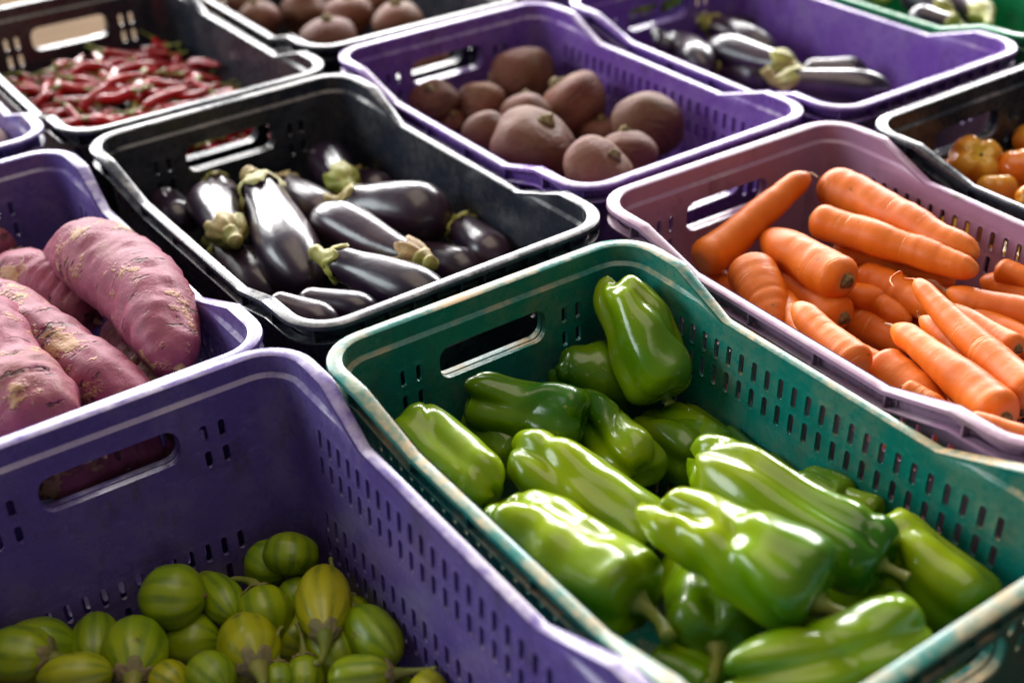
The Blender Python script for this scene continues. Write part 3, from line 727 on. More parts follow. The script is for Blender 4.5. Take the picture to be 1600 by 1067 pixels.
pepper((0.1367, 0.0970, 0.1691), (0.1364, 0.0146, 0.1759), 0.0248, 'small dark pepper deep behind the long light green one', 40, lobes=3, stem=False)
pepper((-0.1265, 0.1418, 0.2009), (-0.1155, 0.0601, 0.1941), 0.0250, 'dark pepper low under the broad one by the left wall', 41, lobes=3, stem=False)
pepper((0.1398, -0.0942, 0.2025), (0.1401, -0.0368, 0.1995), 0.0209, 'small pepper filling the gap at the slotted right wall', 42, lobes=4, stem=False)
pepper(cpt("C2", 0.1, 0.13, -.185), cpt("C2", 0.148, 0.145, -.185) + Vector((0.057, 0.018, 0)), .036, "dark pepper of the bottom layer in the green crate, beneath the others", 60, stem=False, group="bottom layer of green peppers")
pepper(cpt("C2", 0.24, 0.1, -.185), cpt("C2", 0.258, 0.147, -.185) + Vector((0.022, 0.056, 0)), .036, "dark pepper of the bottom layer in the green crate, beneath the others", 61, stem=False, group="bottom layer of green peppers")
pepper(cpt("C2", 0.11, 0.25, -.185), cpt("C2", 0.089, 0.295, -.185) + Vector((-0.025, 0.055, 0)), .036, "dark pepper of the bottom layer in the green crate, beneath the others", 62, stem=False, group="bottom layer of green peppers")
pepper(cpt("C2", 0.24, 0.24, -.185), cpt("C2", 0.289, 0.250, -.185) + Vector((0.059, 0.012, 0)), .036, "dark pepper of the bottom layer in the green crate, beneath the others", 63, stem=False, group="bottom layer of green peppers")
pepper(cpt("C2", 0.12, 0.37, -.185), cpt("C2", 0.151, 0.409, -.185) + Vector((0.037, 0.047, 0)), .036, "dark pepper of the bottom layer in the green crate, beneath the others", 64, stem=False, group="bottom layer of green peppers")
pepper(cpt("C2", 0.25, 0.37, -.185), cpt("C2", 0.234, 0.417, -.185) + Vector((-0.019, 0.057, 0)), .036, "dark pepper of the bottom layer in the green crate, beneath the others", 65, stem=False, group="bottom layer of green peppers")
pepper(cpt("C2", 0.14, 0.47, -.185), cpt("C2", 0.190, 0.475, -.185) + Vector((0.060, 0.006, 0)), .036, "dark pepper of the bottom layer in the green crate, beneath the others", 66, stem=False, group="bottom layer of green peppers")
pepper(cpt("C2", 0.26, 0.47, -.185), cpt("C2", 0.287, 0.512, -.185) + Vector((0.032, 0.050, 0)), .036, "dark pepper of the bottom layer in the green crate, beneath the others", 67, stem=False, group="bottom layer of green peppers")
carrot((0.2744, 0.2714, 0.2393), (0.4450, 0.2838, 0.2887), 0.0218, 'carrot leaning across the far left corner past the grip', 101, taper=0.45, crown=False)
carrot((0.4699, 0.2815, 0.2699), (0.4622, 0.0689, 0.2741), 0.0256, 'thick carrot lying along the right wall at the far end', 102, taper=0.42, tail=False)
carrot((0.4071, 0.2400, 0.2639), (0.4448, 0.0544, 0.2681), 0.0195, 'long carrot next to the thick one, its ringed tip to the right', 103, taper=0.25, tail=False)
carrot((0.3428, 0.1294, 0.2582), (0.3562, 0.2610, 0.2498), 0.0243, 'stubby pale carrot with its stem scar facing right', 104, taper=0.12)
carrot((0.3110, 0.2383, 0.2405), (0.2679, 0.1468, 0.2245), 0.0273, 'fat ribbed carrot standing by the left rim', 105, taper=0.3, crown=False)
carrot((0.3358, 0.1214, 0.2220), (0.3437, 0.2351, 0.2200), 0.0210, 'carrot with a round dark stem scar under the stubby pale one', 106, taper=0.2)
carrot((0.2349, 0.0144, 0.2598), (0.2577, 0.1209, 0.2682), 0.0181, 'carrot with pale rounded tip beside the left rim', 107, taper=0.32, crown=False, tail=False)
carrot((0.4047, 0.1180, 0.2243), (0.3679, 0.1705, 0.2147), 0.0149, 'thin carrot end with a shaggy scar right of the stubby carrot', 108, taper=0.1)
carrot((0.3011, -0.1146, 0.2719), (0.3631, 0.0665, 0.2821), 0.0182, 'long carrot on top with a curly root hair at its tip', 109, taper=0.5, hair=True)
carrot((0.2607, -0.1175, 0.2681), (0.3068, 0.0419, 0.2639), 0.0218, 'thick carrot in front with a tufted brown tip', 110, taper=0.52)
carrot((0.3214, -0.0974, 0.2398), (0.3551, 0.0485, 0.2522), 0.0185, 'carrot lying just behind the thick front one, tufted tip', 111, taper=0.45)
carrot((0.4499, -0.0201, 0.2460), (0.4242, 0.0723, 0.2460), 0.0173, 'carrot at the right edge below the ringed tip', 112, taper=0.3)
carrot((0.5039, 0.0040, 0.2300), (0.4930, 0.0816, 0.2300), 0.0193, 'carrot at the right edge against the slotted wall', 113, taper=0.3, tail=False)
carrot((0.4235, 0.2238, 0.2220), (0.4790, 0.1000, 0.2220), 0.0188, 'carrot in shadow beneath the long ringed one', 114, taper=0.3, tail=False)
carrot((0.2774, 0.0325, 0.2379), (0.2647, -0.0543, 0.2401), 0.0235, 'fat cracked carrot low by the left rim', 115, taper=0.2)
carrot((0.2434, -0.0243, 0.2581), (0.2512, -0.0682, 0.2549), 0.0102, 'small carrot crown peeping over the left rim', 116, taper=0.2, tail=False)
carrot((0.2176, -0.1068, 0.2800), (0.2457, -0.1623, 0.2800), 0.0115, 'pale bleached carrot at the bottom right over the rim', 117, taper=0.2, crown=False, tail=False)
carrot((0.3783, 0.1543, 0.1898), (0.3782, 0.0695, 0.1952), 0.0208, 'dark carrot deep in the gap at the middle', 118, taper=0.2, tail=False)
carrot((0.4087, 0.1694, 0.2248), (0.4052, 0.0516, 0.2352), 0.0200, 'carrot with a pale patch running under the curly-haired one', 119, taper=0.25, tail=False)
carrot((0.4152, -0.0573, 0.2350), (0.4307, 0.0610, 0.2380), 0.0158, 'carrot between the curly-haired one and the right edge', 120, taper=0.4, tail=False)
carrot((0.3014, 0.2830, 0.2048), (0.3087, 0.2369, 0.2102), 0.0175, 'carrot stub low at the left behind the rim', 121, taper=0.2, tail=False)
carrot((0.5049, 0.2690, 0.2149), (0.5123, 0.1665, 0.2201), 0.0183, 'carrot in the dark slit between the two long far carrots', 122, taper=0.2, tail=False)
carrot((0.4050, 0.2136, 0.2119), (0.3893, 0.0833, 0.2181), 0.0198, 'slim carrot filling the gap below the stubby pale one', 131, taper=0.4, tail=False)
carrot((0.2846, 0.0937, 0.2219), (0.3006, 0.0167, 0.2251), 0.0168, 'slim carrot low between the rounded-tip carrot and the cracked one', 132, taper=0.35, tail=False)
carrot((0.4449, 0.1172, 0.2179), (0.4058, -0.0312, 0.2251), 0.0169, 'slim carrot in shadow right under the curly-haired one', 133, taper=0.45, tail=False)
carrot((0.3118, 0.1924, 0.2198), (0.2512, 0.0692, 0.2352), 0.0168, 'slim carrot between the ribbed carrot and the left rim', 134, taper=0.4, tail=False)
carrot((0.3772, -0.0458, 0.2551), (0.3967, 0.0508, 0.2479), 0.0142, 'slim tapered carrot at the right edge above the curly-haired one', 135, taper=0.5)
carrot((0.4972, 0.0681, 0.2480), (0.5050, 0.0096, 0.2480), 0.0145, 'slim carrot by the slotted right wall at the right edge', 136, taper=0.4, tail=False)
carrot(cpt("C3", 0.08, 0.12, -.128), cpt("C3", 0.08, 0.12, -.122) + Vector((0.120, -0.051, 0)), .022, "carrot of the lower layer in the mauve crate, beneath the others", 160, tail=False, group="lower layer of carrots")
carrot(cpt("C3", 0.2, 0.08, -.128), cpt("C3", 0.2, 0.08, -.122) + Vector((0.070, -0.109, 0)), .022, "carrot of the lower layer in the mauve crate, beneath the others", 161, tail=False, group="lower layer of carrots")
carrot(cpt("C3", 0.27, 0.2, -.128), cpt("C3", 0.27, 0.2, -.122) + Vector((0.009, -0.130, 0)), .022, "carrot of the lower layer in the mauve crate, beneath the others", 162, tail=False, group="lower layer of carrots")
carrot(cpt("C3", 0.1, 0.26, -.128), cpt("C3", 0.1, 0.26, -.122) + Vector((-0.042, -0.123, 0)), .022, "carrot of the lower layer in the mauve crate, beneath the others", 163, tail=False, group="lower layer of carrots")
carrot(cpt("C3", 0.2, 0.3, -.128), cpt("C3", 0.2, 0.3, -.122) + Vector((0.124, 0.038, 0)), .022, "carrot of the lower layer in the mauve crate, beneath the others", 164, tail=False, group="lower layer of carrots")
carrot(cpt("C3", 0.12, 0.42, -.128), cpt("C3", 0.12, 0.42, -.122) + Vector((0.047, 0.121, 0)), .022, "carrot of the lower layer in the mauve crate, beneath the others", 165, tail=False, group="lower layer of carrots")
carrot(cpt("C3", 0.26, 0.42, -.128), cpt("C3", 0.26, 0.42, -.122) + Vector((0.091, 0.093, 0)), .022, "carrot of the lower layer in the mauve crate, beneath the others", 166, tail=False, group="lower layer of carrots")
carrot(cpt("C3", 0.2, 0.48, -.128), cpt("C3", 0.2, 0.48, -.122) + Vector((0.129, 0.013, 0)), .022, "carrot of the lower layer in the mauve crate, beneath the others", 167, tail=False, group="lower layer of carrots")
sweet((-0.2585, 0.7158, 0.2458), (-0.2562, 0.3884, 0.2622), 0.0418, 'big crooked pink sweet potato on top, knobbed at its far end', 201, bend=(0.07, 0.05), xs=[0, 0.06, 0.2, 0.5, 0.8, 1], ys=[0.45, 0.75, 1.0, 1.0, 0.85, 0.55], roll=0.0)
sweet((-0.3253, 0.7548, 0.2222), (-0.2656, 0.6061, 0.2118), 0.0311, 'smaller sweet potato with a cut end behind the big crooked one', 202, bend=(-0.0, 0.1), ys=[0.6, 0.9, 1, 0.75, 0.6])
sweet((-0.3780, 0.6805, 0.2440), (-0.2992, 0.3530, 0.2480), 0.0338, 'long scabbed sweet potato in the middle, large tan scar', 203, bend=(0.0, 0.04), ys=[0.6, 0.95, 1, 0.85, 0.6])
sweet((-0.3952, 0.5973, 0.2650), (-0.3859, 0.3506, 0.2650), 0.0447, 'broad sweet potato at the left edge nearest the rim', 204, ys=[0.7, 1, 1, 0.95, 0.6])
sweet((-0.2516, 0.5882, 0.2017), (-0.2646, 0.3981, 0.2253), 0.0272, 'dark sweet potato in the gap under the big crooked one', 205, ys=[0.6, 0.9, 1, 0.9, 0.6])
sweet((-0.3324, 0.8303, 0.2250), (-0.2953, 0.7912, 0.2250), 0.0304, 'sweet potato end at the far left edge of the crate', 206)
sweet((-0.4237, 0.3456, 0.2321), (-0.2728, 0.3508, 0.2279), 0.0317, 'sweet potato seen through the grip hole of the front crate', 207, ys=[0.6, 1, 1, 1, 0.6])
jilo((-0.2270, 0.2512, 0.1482), (-0.2473, 0.2296, 0.1218), 0.0283, 'plump jilo on top of the heap with a brown speck', 301, stem=False)
jilo((-0.2469, 0.2335, 0.1198), (-0.2600, 0.2753, 0.1222), 0.0207, 'jilo behind the plump one against the far wall', 302, stem=False)
jilo((-0.2664, 0.1153, 0.1506), (-0.2241, 0.1977, 0.1394), 0.0236, 'teardrop jilo on top with a long stem hanging towards the viewer', 303, stemlen=0.045, curve=(0.1, 0.15))
jilo((-0.2257, 0.0727, 0.1350), (-0.2285, 0.1422, 0.1350), 0.0237, 'striped jilo against the slotted right wall', 304, stem=False)
jilo((-0.2209, 0.1725, 0.1276), (-0.2222, 0.1418, 0.1024), 0.0186, 'jilo with an upright stem by the right wall', 305, stemlen=0.036, curve=(0.1, -0.1))
jilo((-0.2784, 0.2262, 0.1268), (-0.2879, 0.1767, 0.1082), 0.0242, 'jilo with cream broken calyx in the middle', 306, stemlen=0.022, curve=(-0.8, -0.3))
jilo((-0.3235, 0.1210, 0.1463), (-0.3088, 0.1886, 0.1287), 0.0246, 'round striped jilo facing with its brown star calyx and stem', 307, stemlen=0.045, curve=(0.05, 0.2))
jilo((-0.3689, 0.2626, 0.1420), (-0.3227, 0.2279, 0.1420), 0.0306, 'yellowest jilo lying on its side with a small brown scar', 308, stem=False)
jilo((-0.3079, 0.2752, 0.1250), (-0.3074, 0.2052, 0.1250), 0.0188, 'oval jilo right behind the yellow one', 309, stem=False)
jilo((-0.4260, 0.2207, 0.1194), (-0.4024, 0.2774, 0.1286), 0.0199, 'narrow jilo standing left of the hooked-stem one', 310, stem=False)
jilo((-0.4073, 0.1781, 0.1388), (-0.3793, 0.2426, 0.1292), 0.0265, 'jilo with a thick hooked stem curling over it', 311, stemlen=0.055, curve=(0.5, -0.9))
jilo((-0.4870, 0.2761, 0.1354), (-0.4281, 0.2523, 0.1296), 0.0253, 'long yellowish jilo at the left edge', 312, stem=False)
jilo((-0.4514, 0.2312, 0.1450), (-0.4946, 0.2737, 0.1450), 0.0243, 'jilo in the lower left corner with its stem pointing right', 313, stemlen=0.035, curve=(0.2, -0.2))
jilo((-0.4707, 0.2138, 0.1500), (-0.4190, 0.1848, 0.1500), 0.0187, 'streaked jilo at the bottom left below the narrow one', 314, stem=False)
jilo((-0.3668, 0.2429, 0.1050), (-0.3225, 0.2097, 0.1050), 0.0247, 'shaded jilo under the yellow one', 315, stem=False)
jilo((-0.3516, 0.1202, 0.1403), (-0.3594, 0.1663, 0.1377), 0.0229, 'bright jilo at the bottom edge left of the star calyx one', 316, stem=False)
jilo((-0.3766, 0.1462, 0.1354), (-0.3874, 0.1799, 0.1316), 0.0172, 'small jilo peeping up at the bottom edge', 317, stem=False)
jilo((-0.3054, 0.1291, 0.1365), (-0.3171, 0.1035, 0.1235), 0.0161, 'jilo with an upright stem at the bottom between two others', 318, stemlen=0.032, curve=(0.15, -0.1))
jilo((-0.2824, 0.1266, 0.1312), (-0.2983, 0.0949, 0.1188), 0.0162, 'jilo with a dark pointed calyx at the bottom', 319, stemlen=0.03, curve=(-0.1, 0.0))
jilo((-0.2578, 0.0978, 0.1200), (-0.2577, 0.1523, 0.1200), 0.0226, 'jilo in the second layer below the teardrop one', 320, stem=False)
jilo((-0.2384, 0.0540, 0.1450), (-0.2845, 0.0786, 0.1450), 0.0181, 'jilo lying at the bottom right with a thick stem', 321, stemlen=0.035, curve=(0.1, 0.1))
jilo((-0.2518, 0.1948, 0.1050), (-0.2439, 0.2339, 0.1050), 0.0198, 'jilo with a dark dimple behind the teardrop one', 322, stem=False)
jilo((-0.2215, 0.0107, 0.1400), (-0.2320, 0.0392, 0.1400), 0.0179, 'jilo just showing at the bottom edge by the right wall', 323, stem=False)
jilo((-0.2679, 0.1993, 0.0950), (-0.2617, 0.1627, 0.0950), 0.0218, 'jilo deep between the star calyx and teardrop ones', 324, stem=False)
jilo((-0.2252, 0.1485, 0.0950), (-0.2242, 0.0978, 0.0950), 0.0202, 'jilo low down by the slotted right wall', 325, stem=False)
jilo(cpt("C1", 0.060, 0.070, -.238), cpt("C1", 0.088, 0.100, -.234), .024, "jilo of the bottom layer in the front purple crate, beneath the others", 360, stem=False, group="bottom layer of jilo")
jilo(cpt("C1", 0.120, 0.070, -.238), cpt("C1", 0.148, 0.040, -.234), .024, "jilo of the bottom layer in the front purple crate, beneath the others", 361, stem=False, group="bottom layer of jilo")
jilo(cpt("C1", 0.180, 0.070, -.238), cpt("C1", 0.208, 0.100, -.234), .024, "jilo of the bottom layer in the front purple crate, beneath the others", 362, stem=False, group="bottom layer of jilo")
jilo(cpt("C1", 0.240, 0.070, -.238), cpt("C1", 0.268, 0.040, -.234), .024, "jilo of the bottom layer in the front purple crate, beneath the others", 363, stem=False, group="bottom layer of jilo")
jilo(cpt("C1", 0.300, 0.070, -.238), cpt("C1", 0.328, 0.100, -.234), .024, "jilo of the bottom layer in the front purple crate, beneath the others", 364, stem=False, group="bottom layer of jilo")
jilo(cpt("C1", 0.090, 0.128, -.238), cpt("C1", 0.118, 0.098, -.234), .024, "jilo of the bottom layer in the front purple crate, beneath the others", 365, stem=False, group="bottom layer of jilo")
jilo(cpt("C1", 0.150, 0.128, -.238), cpt("C1", 0.178, 0.158, -.234), .024, "jilo of the bottom layer in the front purple crate, beneath the others", 366, stem=False, group="bottom layer of jilo")
jilo(cpt("C1", 0.210, 0.128, -.238), cpt("C1", 0.238, 0.098, -.234), .024, "jilo of the bottom layer in the front purple crate, beneath the others", 367, stem=False, group="bottom layer of jilo")
jilo(cpt("C1", 0.270, 0.128, -.238), cpt("C1", 0.298, 0.158, -.234), .024, "jilo of the bottom layer in the front purple crate, beneath the others", 368, stem=False, group="bottom layer of jilo")
jilo(cpt("C1", 0.330, 0.128, -.238), cpt("C1", 0.358, 0.098, -.234), .024, "jilo of the bottom layer in the front purple crate, beneath the others", 369, stem=False, group="bottom layer of jilo")
jilo(cpt("C1", 0.060, 0.186, -.238), cpt("C1", 0.088, 0.216, -.234), .024, "jilo of the bottom layer in the front purple crate, beneath the others", 370, stem=False, group="bottom layer of jilo")
jilo(cpt("C1", 0.120, 0.186, -.238), cpt("C1", 0.148, 0.156, -.234), .024, "jilo of the bottom layer in the front purple crate, beneath the others", 371, stem=False, group="bottom layer of jilo")
jilo(cpt("C1", 0.180, 0.186, -.238), cpt("C1", 0.208, 0.216, -.234), .024, "jilo of the bottom layer in the front purple crate, beneath the others", 372, stem=False, group="bottom layer of jilo")
jilo(cpt("C1", 0.240, 0.186, -.238), cpt("C1", 0.268, 0.156, -.234), .024, "jilo of the bottom layer in the front purple crate, beneath the others", 373, stem=False, group="bottom layer of jilo")
jilo(cpt("C1", 0.300, 0.186, -.238), cpt("C1", 0.328, 0.216, -.234), .024, "jilo of the bottom layer in the front purple crate, beneath the others", 374, stem=False, group="bottom layer of jilo")
jilo(cpt("C1", 0.090, 0.244, -.238), cpt("C1", 0.118, 0.214, -.234), .024, "jilo of the bottom layer in the front purple crate, beneath the others", 375, stem=False, group="bottom layer of jilo")
jilo(cpt("C1", 0.150, 0.244, -.238), cpt("C1", 0.178, 0.274, -.234), .024, "jilo of the bottom layer in the front purple crate, beneath the others", 376, stem=False, group="bottom layer of jilo")
jilo(cpt("C1", 0.210, 0.244, -.238), cpt("C1", 0.238, 0.214, -.234), .024, "jilo of the bottom layer in the front purple crate, beneath the others", 377, stem=False, group="bottom layer of jilo")
jilo(cpt("C1", 0.270, 0.244, -.238), cpt("C1", 0.298, 0.274, -.234), .024, "jilo of the bottom layer in the front purple crate, beneath the others", 378, stem=False, group="bottom layer of jilo")
jilo(cpt("C1", 0.330, 0.244, -.238), cpt("C1", 0.358, 0.214, -.234), .024, "jilo of the bottom layer in the front purple crate, beneath the others", 379, stem=False, group="bottom layer of jilo")
jilo(cpt("C1", 0.060, 0.302, -.238), cpt("C1", 0.088, 0.332, -.234), .024, "jilo of the bottom layer in the front purple crate, beneath the others", 380, stem=False, group="bottom layer of jilo")
jilo(cpt("C1", 0.120, 0.302, -.238), cpt("C1", 0.148, 0.272, -.234), .024, "jilo of the bottom layer in the front purple crate, beneath the others", 381, stem=False, group="bottom layer of jilo")
eggplant((-0.1032, 0.8167, 0.2250), (-0.1138, 0.7252, 0.2250), 0.0252, 'eggplant with a dull brown back along the left wall', 401, cal=False)
eggplant((-0.0365, 0.8189, 0.2260), (-0.0399, 0.7733, 0.2090), 0.0233, 'eggplant with olive cap under the grip hole of the black crate', 402, calyx='calyxg')
eggplant((-0.0989, 0.6154, 0.2507), (-0.0700, 0.7709, 0.2373), 0.0288, 'eggplant pointing at the viewer with a pale ribbed cap', 403, stemlen=0.018, tc=0.24)
eggplant((-0.0247, 0.7127, 0.2614), (-0.0713, 0.4950, 0.2336), 0.0367, 'long eggplant with a big tan cap and a brown scar', 404, tc=0.2, curl=0.006)
eggplant((0.0260, 0.7640, 0.2257), (0.0390, 0.6396, 0.2143), 0.0268, 'eggplant with a tan cap behind the long scarred one', 405)
eggplant((0.0776, 0.6790, 0.2359), (0.1111, 0.8101, 0.2211), 0.0286, 'eggplant with a yellow-green cap at the far right of the heap', 406, calyx='calyxg', tc=0.28)
eggplant((0.0399, 0.4406, 0.2501), (0.0003, 0.6132, 0.2479), 0.0291, 'eggplant in the middle whose dry cap points right', 407, tc=0.2)
eggplant((0.0530, 0.6499, 0.2295), (0.1324, 0.5353, 0.2355), 0.0385, 'fattest and glossiest eggplant, blunt end to the right', 408, fat=0.7)
eggplant((-0.0488, 0.4895, 0.2628), (0.0154, 0.3562, 0.2492), 0.0286, 'eggplant at the near wall with an olive cap on its left', 409, calyx='calyxg', tc=0.14)
eggplant((0.1416, 0.5394, 0.2210), (0.1430, 0.4432, 0.2090), 0.0262, 'eggplant with a yellow-green cap by the right wall', 410, calyx='calyxg', tc=0.16)
eggplant((-0.1387, 0.4435, 0.2647), (-0.0974, 0.3798, 0.2543), 0.0182, 'shiny eggplant in the near left corner against the rim', 411, cal=False)
eggplant((-0.1054, 0.4463, 0.2554), (-0.0509, 0.3799, 0.2496), 0.0186, 'second shiny eggplant in the near left corner', 412, cal=False)
eggplant((-0.0981, 0.6723, 0.2153), (-0.0895, 0.5427, 0.2097), 0.0263, 'dark eggplant along the left rim below the pale ribbed cap', 413, calyx='calyxg')
eggplant((0.0845, 0.5421, 0.2000), (0.1151, 0.4469, 0.2000), 0.0267, 'dark eggplant under the dry cap by the near wall', 414, cal=False)
eggplant((0.1342, 0.7726, 0.1945), (0.1390, 0.6920, 0.2005), 0.0247, 'eggplant half hidden behind the glossiest one', 415)
eggplant(cpt("C5", 0.1, 0.12, -.165), cpt("C5", 0.1, 0.12, -.165) + Vector((0.097, -0.038, 0)), .034, "eggplant of the lower layer, in the dark of the black crate", 460, cal=False, group="lower layer of eggplants")
eggplant(cpt("C5", 0.23, 0.12, -.165), cpt("C5", 0.23, 0.12, -.165) + Vector((-0.065, -0.065, 0)), .034, "eggplant of the lower layer, in the dark of the black crate", 461, cal=False, group="lower layer of eggplants")
eggplant(cpt("C5", 0.1, 0.28, -.165), cpt("C5", 0.1, 0.28, -.165) + Vector((0.040, -0.075, 0)), .034, "eggplant of the lower layer, in the dark of the black crate", 462, cal=False, group="lower layer of eggplants")
eggplant(cpt("C5", 0.24, 0.27, -.165), cpt("C5", 0.24, 0.27, -.165) + Vector((0.101, -0.031, 0)), .034, "eggplant of the lower layer, in the dark of the black crate", 463, cal=False, group="lower layer of eggplants")
eggplant(cpt("C5", 0.12, 0.42, -.165), cpt("C5", 0.12, 0.42, -.165) + Vector((-0.046, -0.073, 0)), .034, "eggplant of the lower layer, in the dark of the black crate", 464, cal=False, group="lower layer of eggplants")
eggplant(cpt("C5", 0.25, 0.43, -.165), cpt("C5", 0.25, 0.43, -.165) + Vector((0.050, -0.071, 0)), .034, "eggplant of the lower layer, in the dark of the black crate", 465, cal=False, group="lower layer of eggplants")
eggplant((0.7565, 0.8621, 0.2145), (0.6853, 0.7076, 0.2255), 0.0305, 'brownish eggplant along the left side of the violet crate', 431, cal=False, group='eggplants in the violet crate')
eggplant((0.7689, 0.6180, 0.2353), (0.7440, 0.7734, 0.2297), 0.0283, 'eggplant with yellow-green cap pointing right in the violet crate', 432, calyx='calyxg', tc=0.22, group='eggplants in the violet crate')
eggplant((0.8237, 0.8642, 0.2250), (0.8184, 0.7039, 0.2250), 0.0243, 'eggplant with olive cap at its far end in the violet crate', 433, calyx='calyxg', tc=0.2, group='eggplants in the violet crate')
eggplant((0.6893, 0.5701, 0.2500), (0.7795, 0.4497, 0.2500), 0.0251, 'pale reflecting eggplant with a whitish cap at the near end of the violet crate', 434, calyx='calyx', tc=0.2, group='eggplants in the violet crate')
eggplant((0.7993, 0.6300, 0.2200), (0.8602, 0.5568, 0.2200), 0.0238, 'eggplant behind the pale reflecting one', 435, cal=False, group='eggplants in the violet crate')
eggplant((0.8737, 0.8633, 0.2100), (0.8737, 0.8165, 0.2100), 0.0269, 'dark eggplant at the far end of the violet crate', 436, cal=False, group='eggplants in the violet crate')
eggplant((0.7412, 0.7404, 0.2100), (0.7586, 0.6463, 0.2100), 0.0263, 'dark eggplant in shadow below the yellow-green cap', 437, calyx='calyxg', group='eggplants in the violet crate')
eggplant((0.7178, 0.8600, 0.2354), (0.6904, 0.7939, 0.2296), 0.0163, 'small shiny eggplant by the left rim of the violet crate', 438, cal=False, group='eggplants in the violet crate')
eggplant((1.0650, 0.5915, 0.2546), (1.0930, 0.6949, 0.2604), 0.0254, 'far eggplant with an upright olive cap', 441, tc=0.25, group='eggplants in the far green crate', calyx='calyxg')
eggplant((1.0141, 0.5329, 0.2650), (0.9912, 0.6054, 0.2650), 0.0211, 'far eggplant with a pale shine and olive end', 442, tc=0.2, group='eggplants in the far green crate', calyx='calyxg')
eggplant((1.0896, 0.5393, 0.2605), (1.1944, 0.6718, 0.2495), 0.0244, 'far eggplant whose green stem points at the viewer', 443, tc=0.25, stemlen=0.03, group='eggplants in the far green crate', calyx='calyxg')
eggplant((1.0700, 0.7156, 0.2500), (1.1168, 0.8044, 0.2500), 0.0255, 'dark eggplant at the top edge right of the violet crate', 444, group='eggplants in the far green crate', calyx='calyxg')
eggplant((1.1790, 0.7540, 0.2100), (1.2351, 0.6411, 0.2100), 0.0354, 'dark eggplant lying below the others in the far green crate', 445, group='eggplants in the far green crate', cal=False)
beet((0.3083, 0.8497, 0.2250), 0.0355, 'beetroot under the grip hole in the far left corner', 501, up=(-0.3, -0.2, 0.9))
beet((0.3195, 0.8234, 0.2050), 0.0239, 'dark hollow-topped beetroot beside the left wall', 502, up=(-0.2, -0.5, 0.8))
beet((0.3647, 0.8163, 0.2200), 0.0374, 'reddish beetroot second from the far left', 503, up=(0.6, 0.4, 0.3), root=False)
beet((0.4489, 0.8420, 0.2250), 0.0477, 'big beetroot at the back against the far wall', 504, up=(0.2, 0.6, 0.6), root=False)
beet((0.3758, 0.7189, 0.2300), 0.0377, 'rosy beetroot in the centre of the heap', 505, up=(0.3, 0.5, 0.7), root=False)
beet((0.2965, 0.7074, 0.2300), 0.0308, 'small beetroot by the left wall next to the largest front one', 506, up=(0.1, 0.8, 0.4), root=False)
beet((0.2961, 0.5985, 0.2520), 0.0498, 'largest pale dusty beetroot in front, crown upward', 507, up=(0.25, -0.35, 0.9))
beet((0.4596, 0.7268, 0.2220), 0.0476, 'beetroot with root tuft by the right wall at the back', 508, up=(-0.3, 0.5, 0.7))
beet((0.4645, 0.5840, 0.2400), 0.0464, 'smooth tan beetroot by the right wall', 509, up=(0.5, 0.5, 0.5), root=False)
beet((0.3739, 0.5133, 0.2480), 0.0367, 'beetroot behind the dented one at the near end', 510, up=(0.2, 0.4, 0.8), root=False)
beet((0.3050, 0.4793, 0.2620), 0.0404, 'dented peach-coloured beetroot at the near rim', 511, up=(0.3, -0.5, 0.7), dent=0.5, flat=0.8)
beet((0.4634, 0.6748, 0.1950), 0.0296, 'dark beetroot in the hollow in the middle', 512, root=False)
beet(cpt("C6", 0.09, 0.12, -.165), .042, "beetroot of the lower layer, deep in the violet crate", 560, root=False, group="lower layer of beetroots")
beet(cpt("C6", 0.18, 0.12, -.165), .042, "beetroot of the lower layer, deep in the violet crate", 561, root=False, group="lower layer of beetroots")
beet(cpt("C6", 0.27, 0.12, -.165), .042, "beetroot of the lower layer, deep in the violet crate", 562, root=False, group="lower layer of beetroots")
beet(cpt("C6", 0.1, 0.24, -.165), .042, "beetroot of the lower layer, deep in the violet crate", 563, root=False, group="lower layer of beetroots")
beet(cpt("C6", 0.19, 0.25, -.165), .042, "beetroot of the lower layer, deep in the violet crate", 564, root=False, group="lower layer of beetroots")
beet(cpt("C6", 0.27, 0.26, -.165), .042, "beetroot of the lower layer, deep in the violet crate", 565, root=False, group="lower layer of beetroots")
beet(cpt("C6", 0.1, 0.36, -.165), .042, "beetroot of the lower layer, deep in the violet crate", 566, root=False, group="lower layer of beetroots")
beet(cpt("C6", 0.19, 0.38, -.165), .042, "beetroot of the lower layer, deep in the violet crate", 567, root=False, group="lower layer of beetroots")
beet(cpt("C6", 0.27, 0.38, -.165), .042, "beetroot of the lower layer, deep in the violet crate", 568, root=False, group="lower layer of beetroots")
beet(cpt("C6", 0.12, 0.47, -.165), .042, "beetroot of the lower layer, deep in the violet crate", 569, root=False, group="lower layer of beetroots")
beet(cpt("C6", 0.24, 0.47, -.165), .042, "beetroot of the lower layer, deep in the violet crate", 570, root=False, group="lower layer of beetroots")
beet((0.2661, 1.3223, 0.2300), 0.0374, 'brown beetroot at the left of the top dark crate', 520, group='beetroots in the dark crate at the top', root=False)
beet((0.3491, 1.3131, 0.2250), 0.0444, 'dark beetroot in the middle of the top crate', 521, group='beetroots in the dark crate at the top', root=False)
beet((0.3893, 1.2321, 0.2350), 0.0373, 'pinkish beetroot right of the dark one', 522, group='beetroots in the dark crate at the top', root=False)
beet((0.3005, 1.1321, 0.2400), 0.0411, 'flat tan beetroot nearest the rim of the top crate', 523, group='beetroots in the dark crate at the top', root=False)
beet((0.4205, 1.1305, 0.2400), 0.0402, 'beetroot at the right of the top crate by the rim', 524, group='beetroots in the dark crate at the top', root=False)
beet((0.2950, 1.4351, 0.2200), 0.0296, 'beetroot at the top edge, far left of its crate', 525, group='beetroots in the dark crate at the top', root=False)
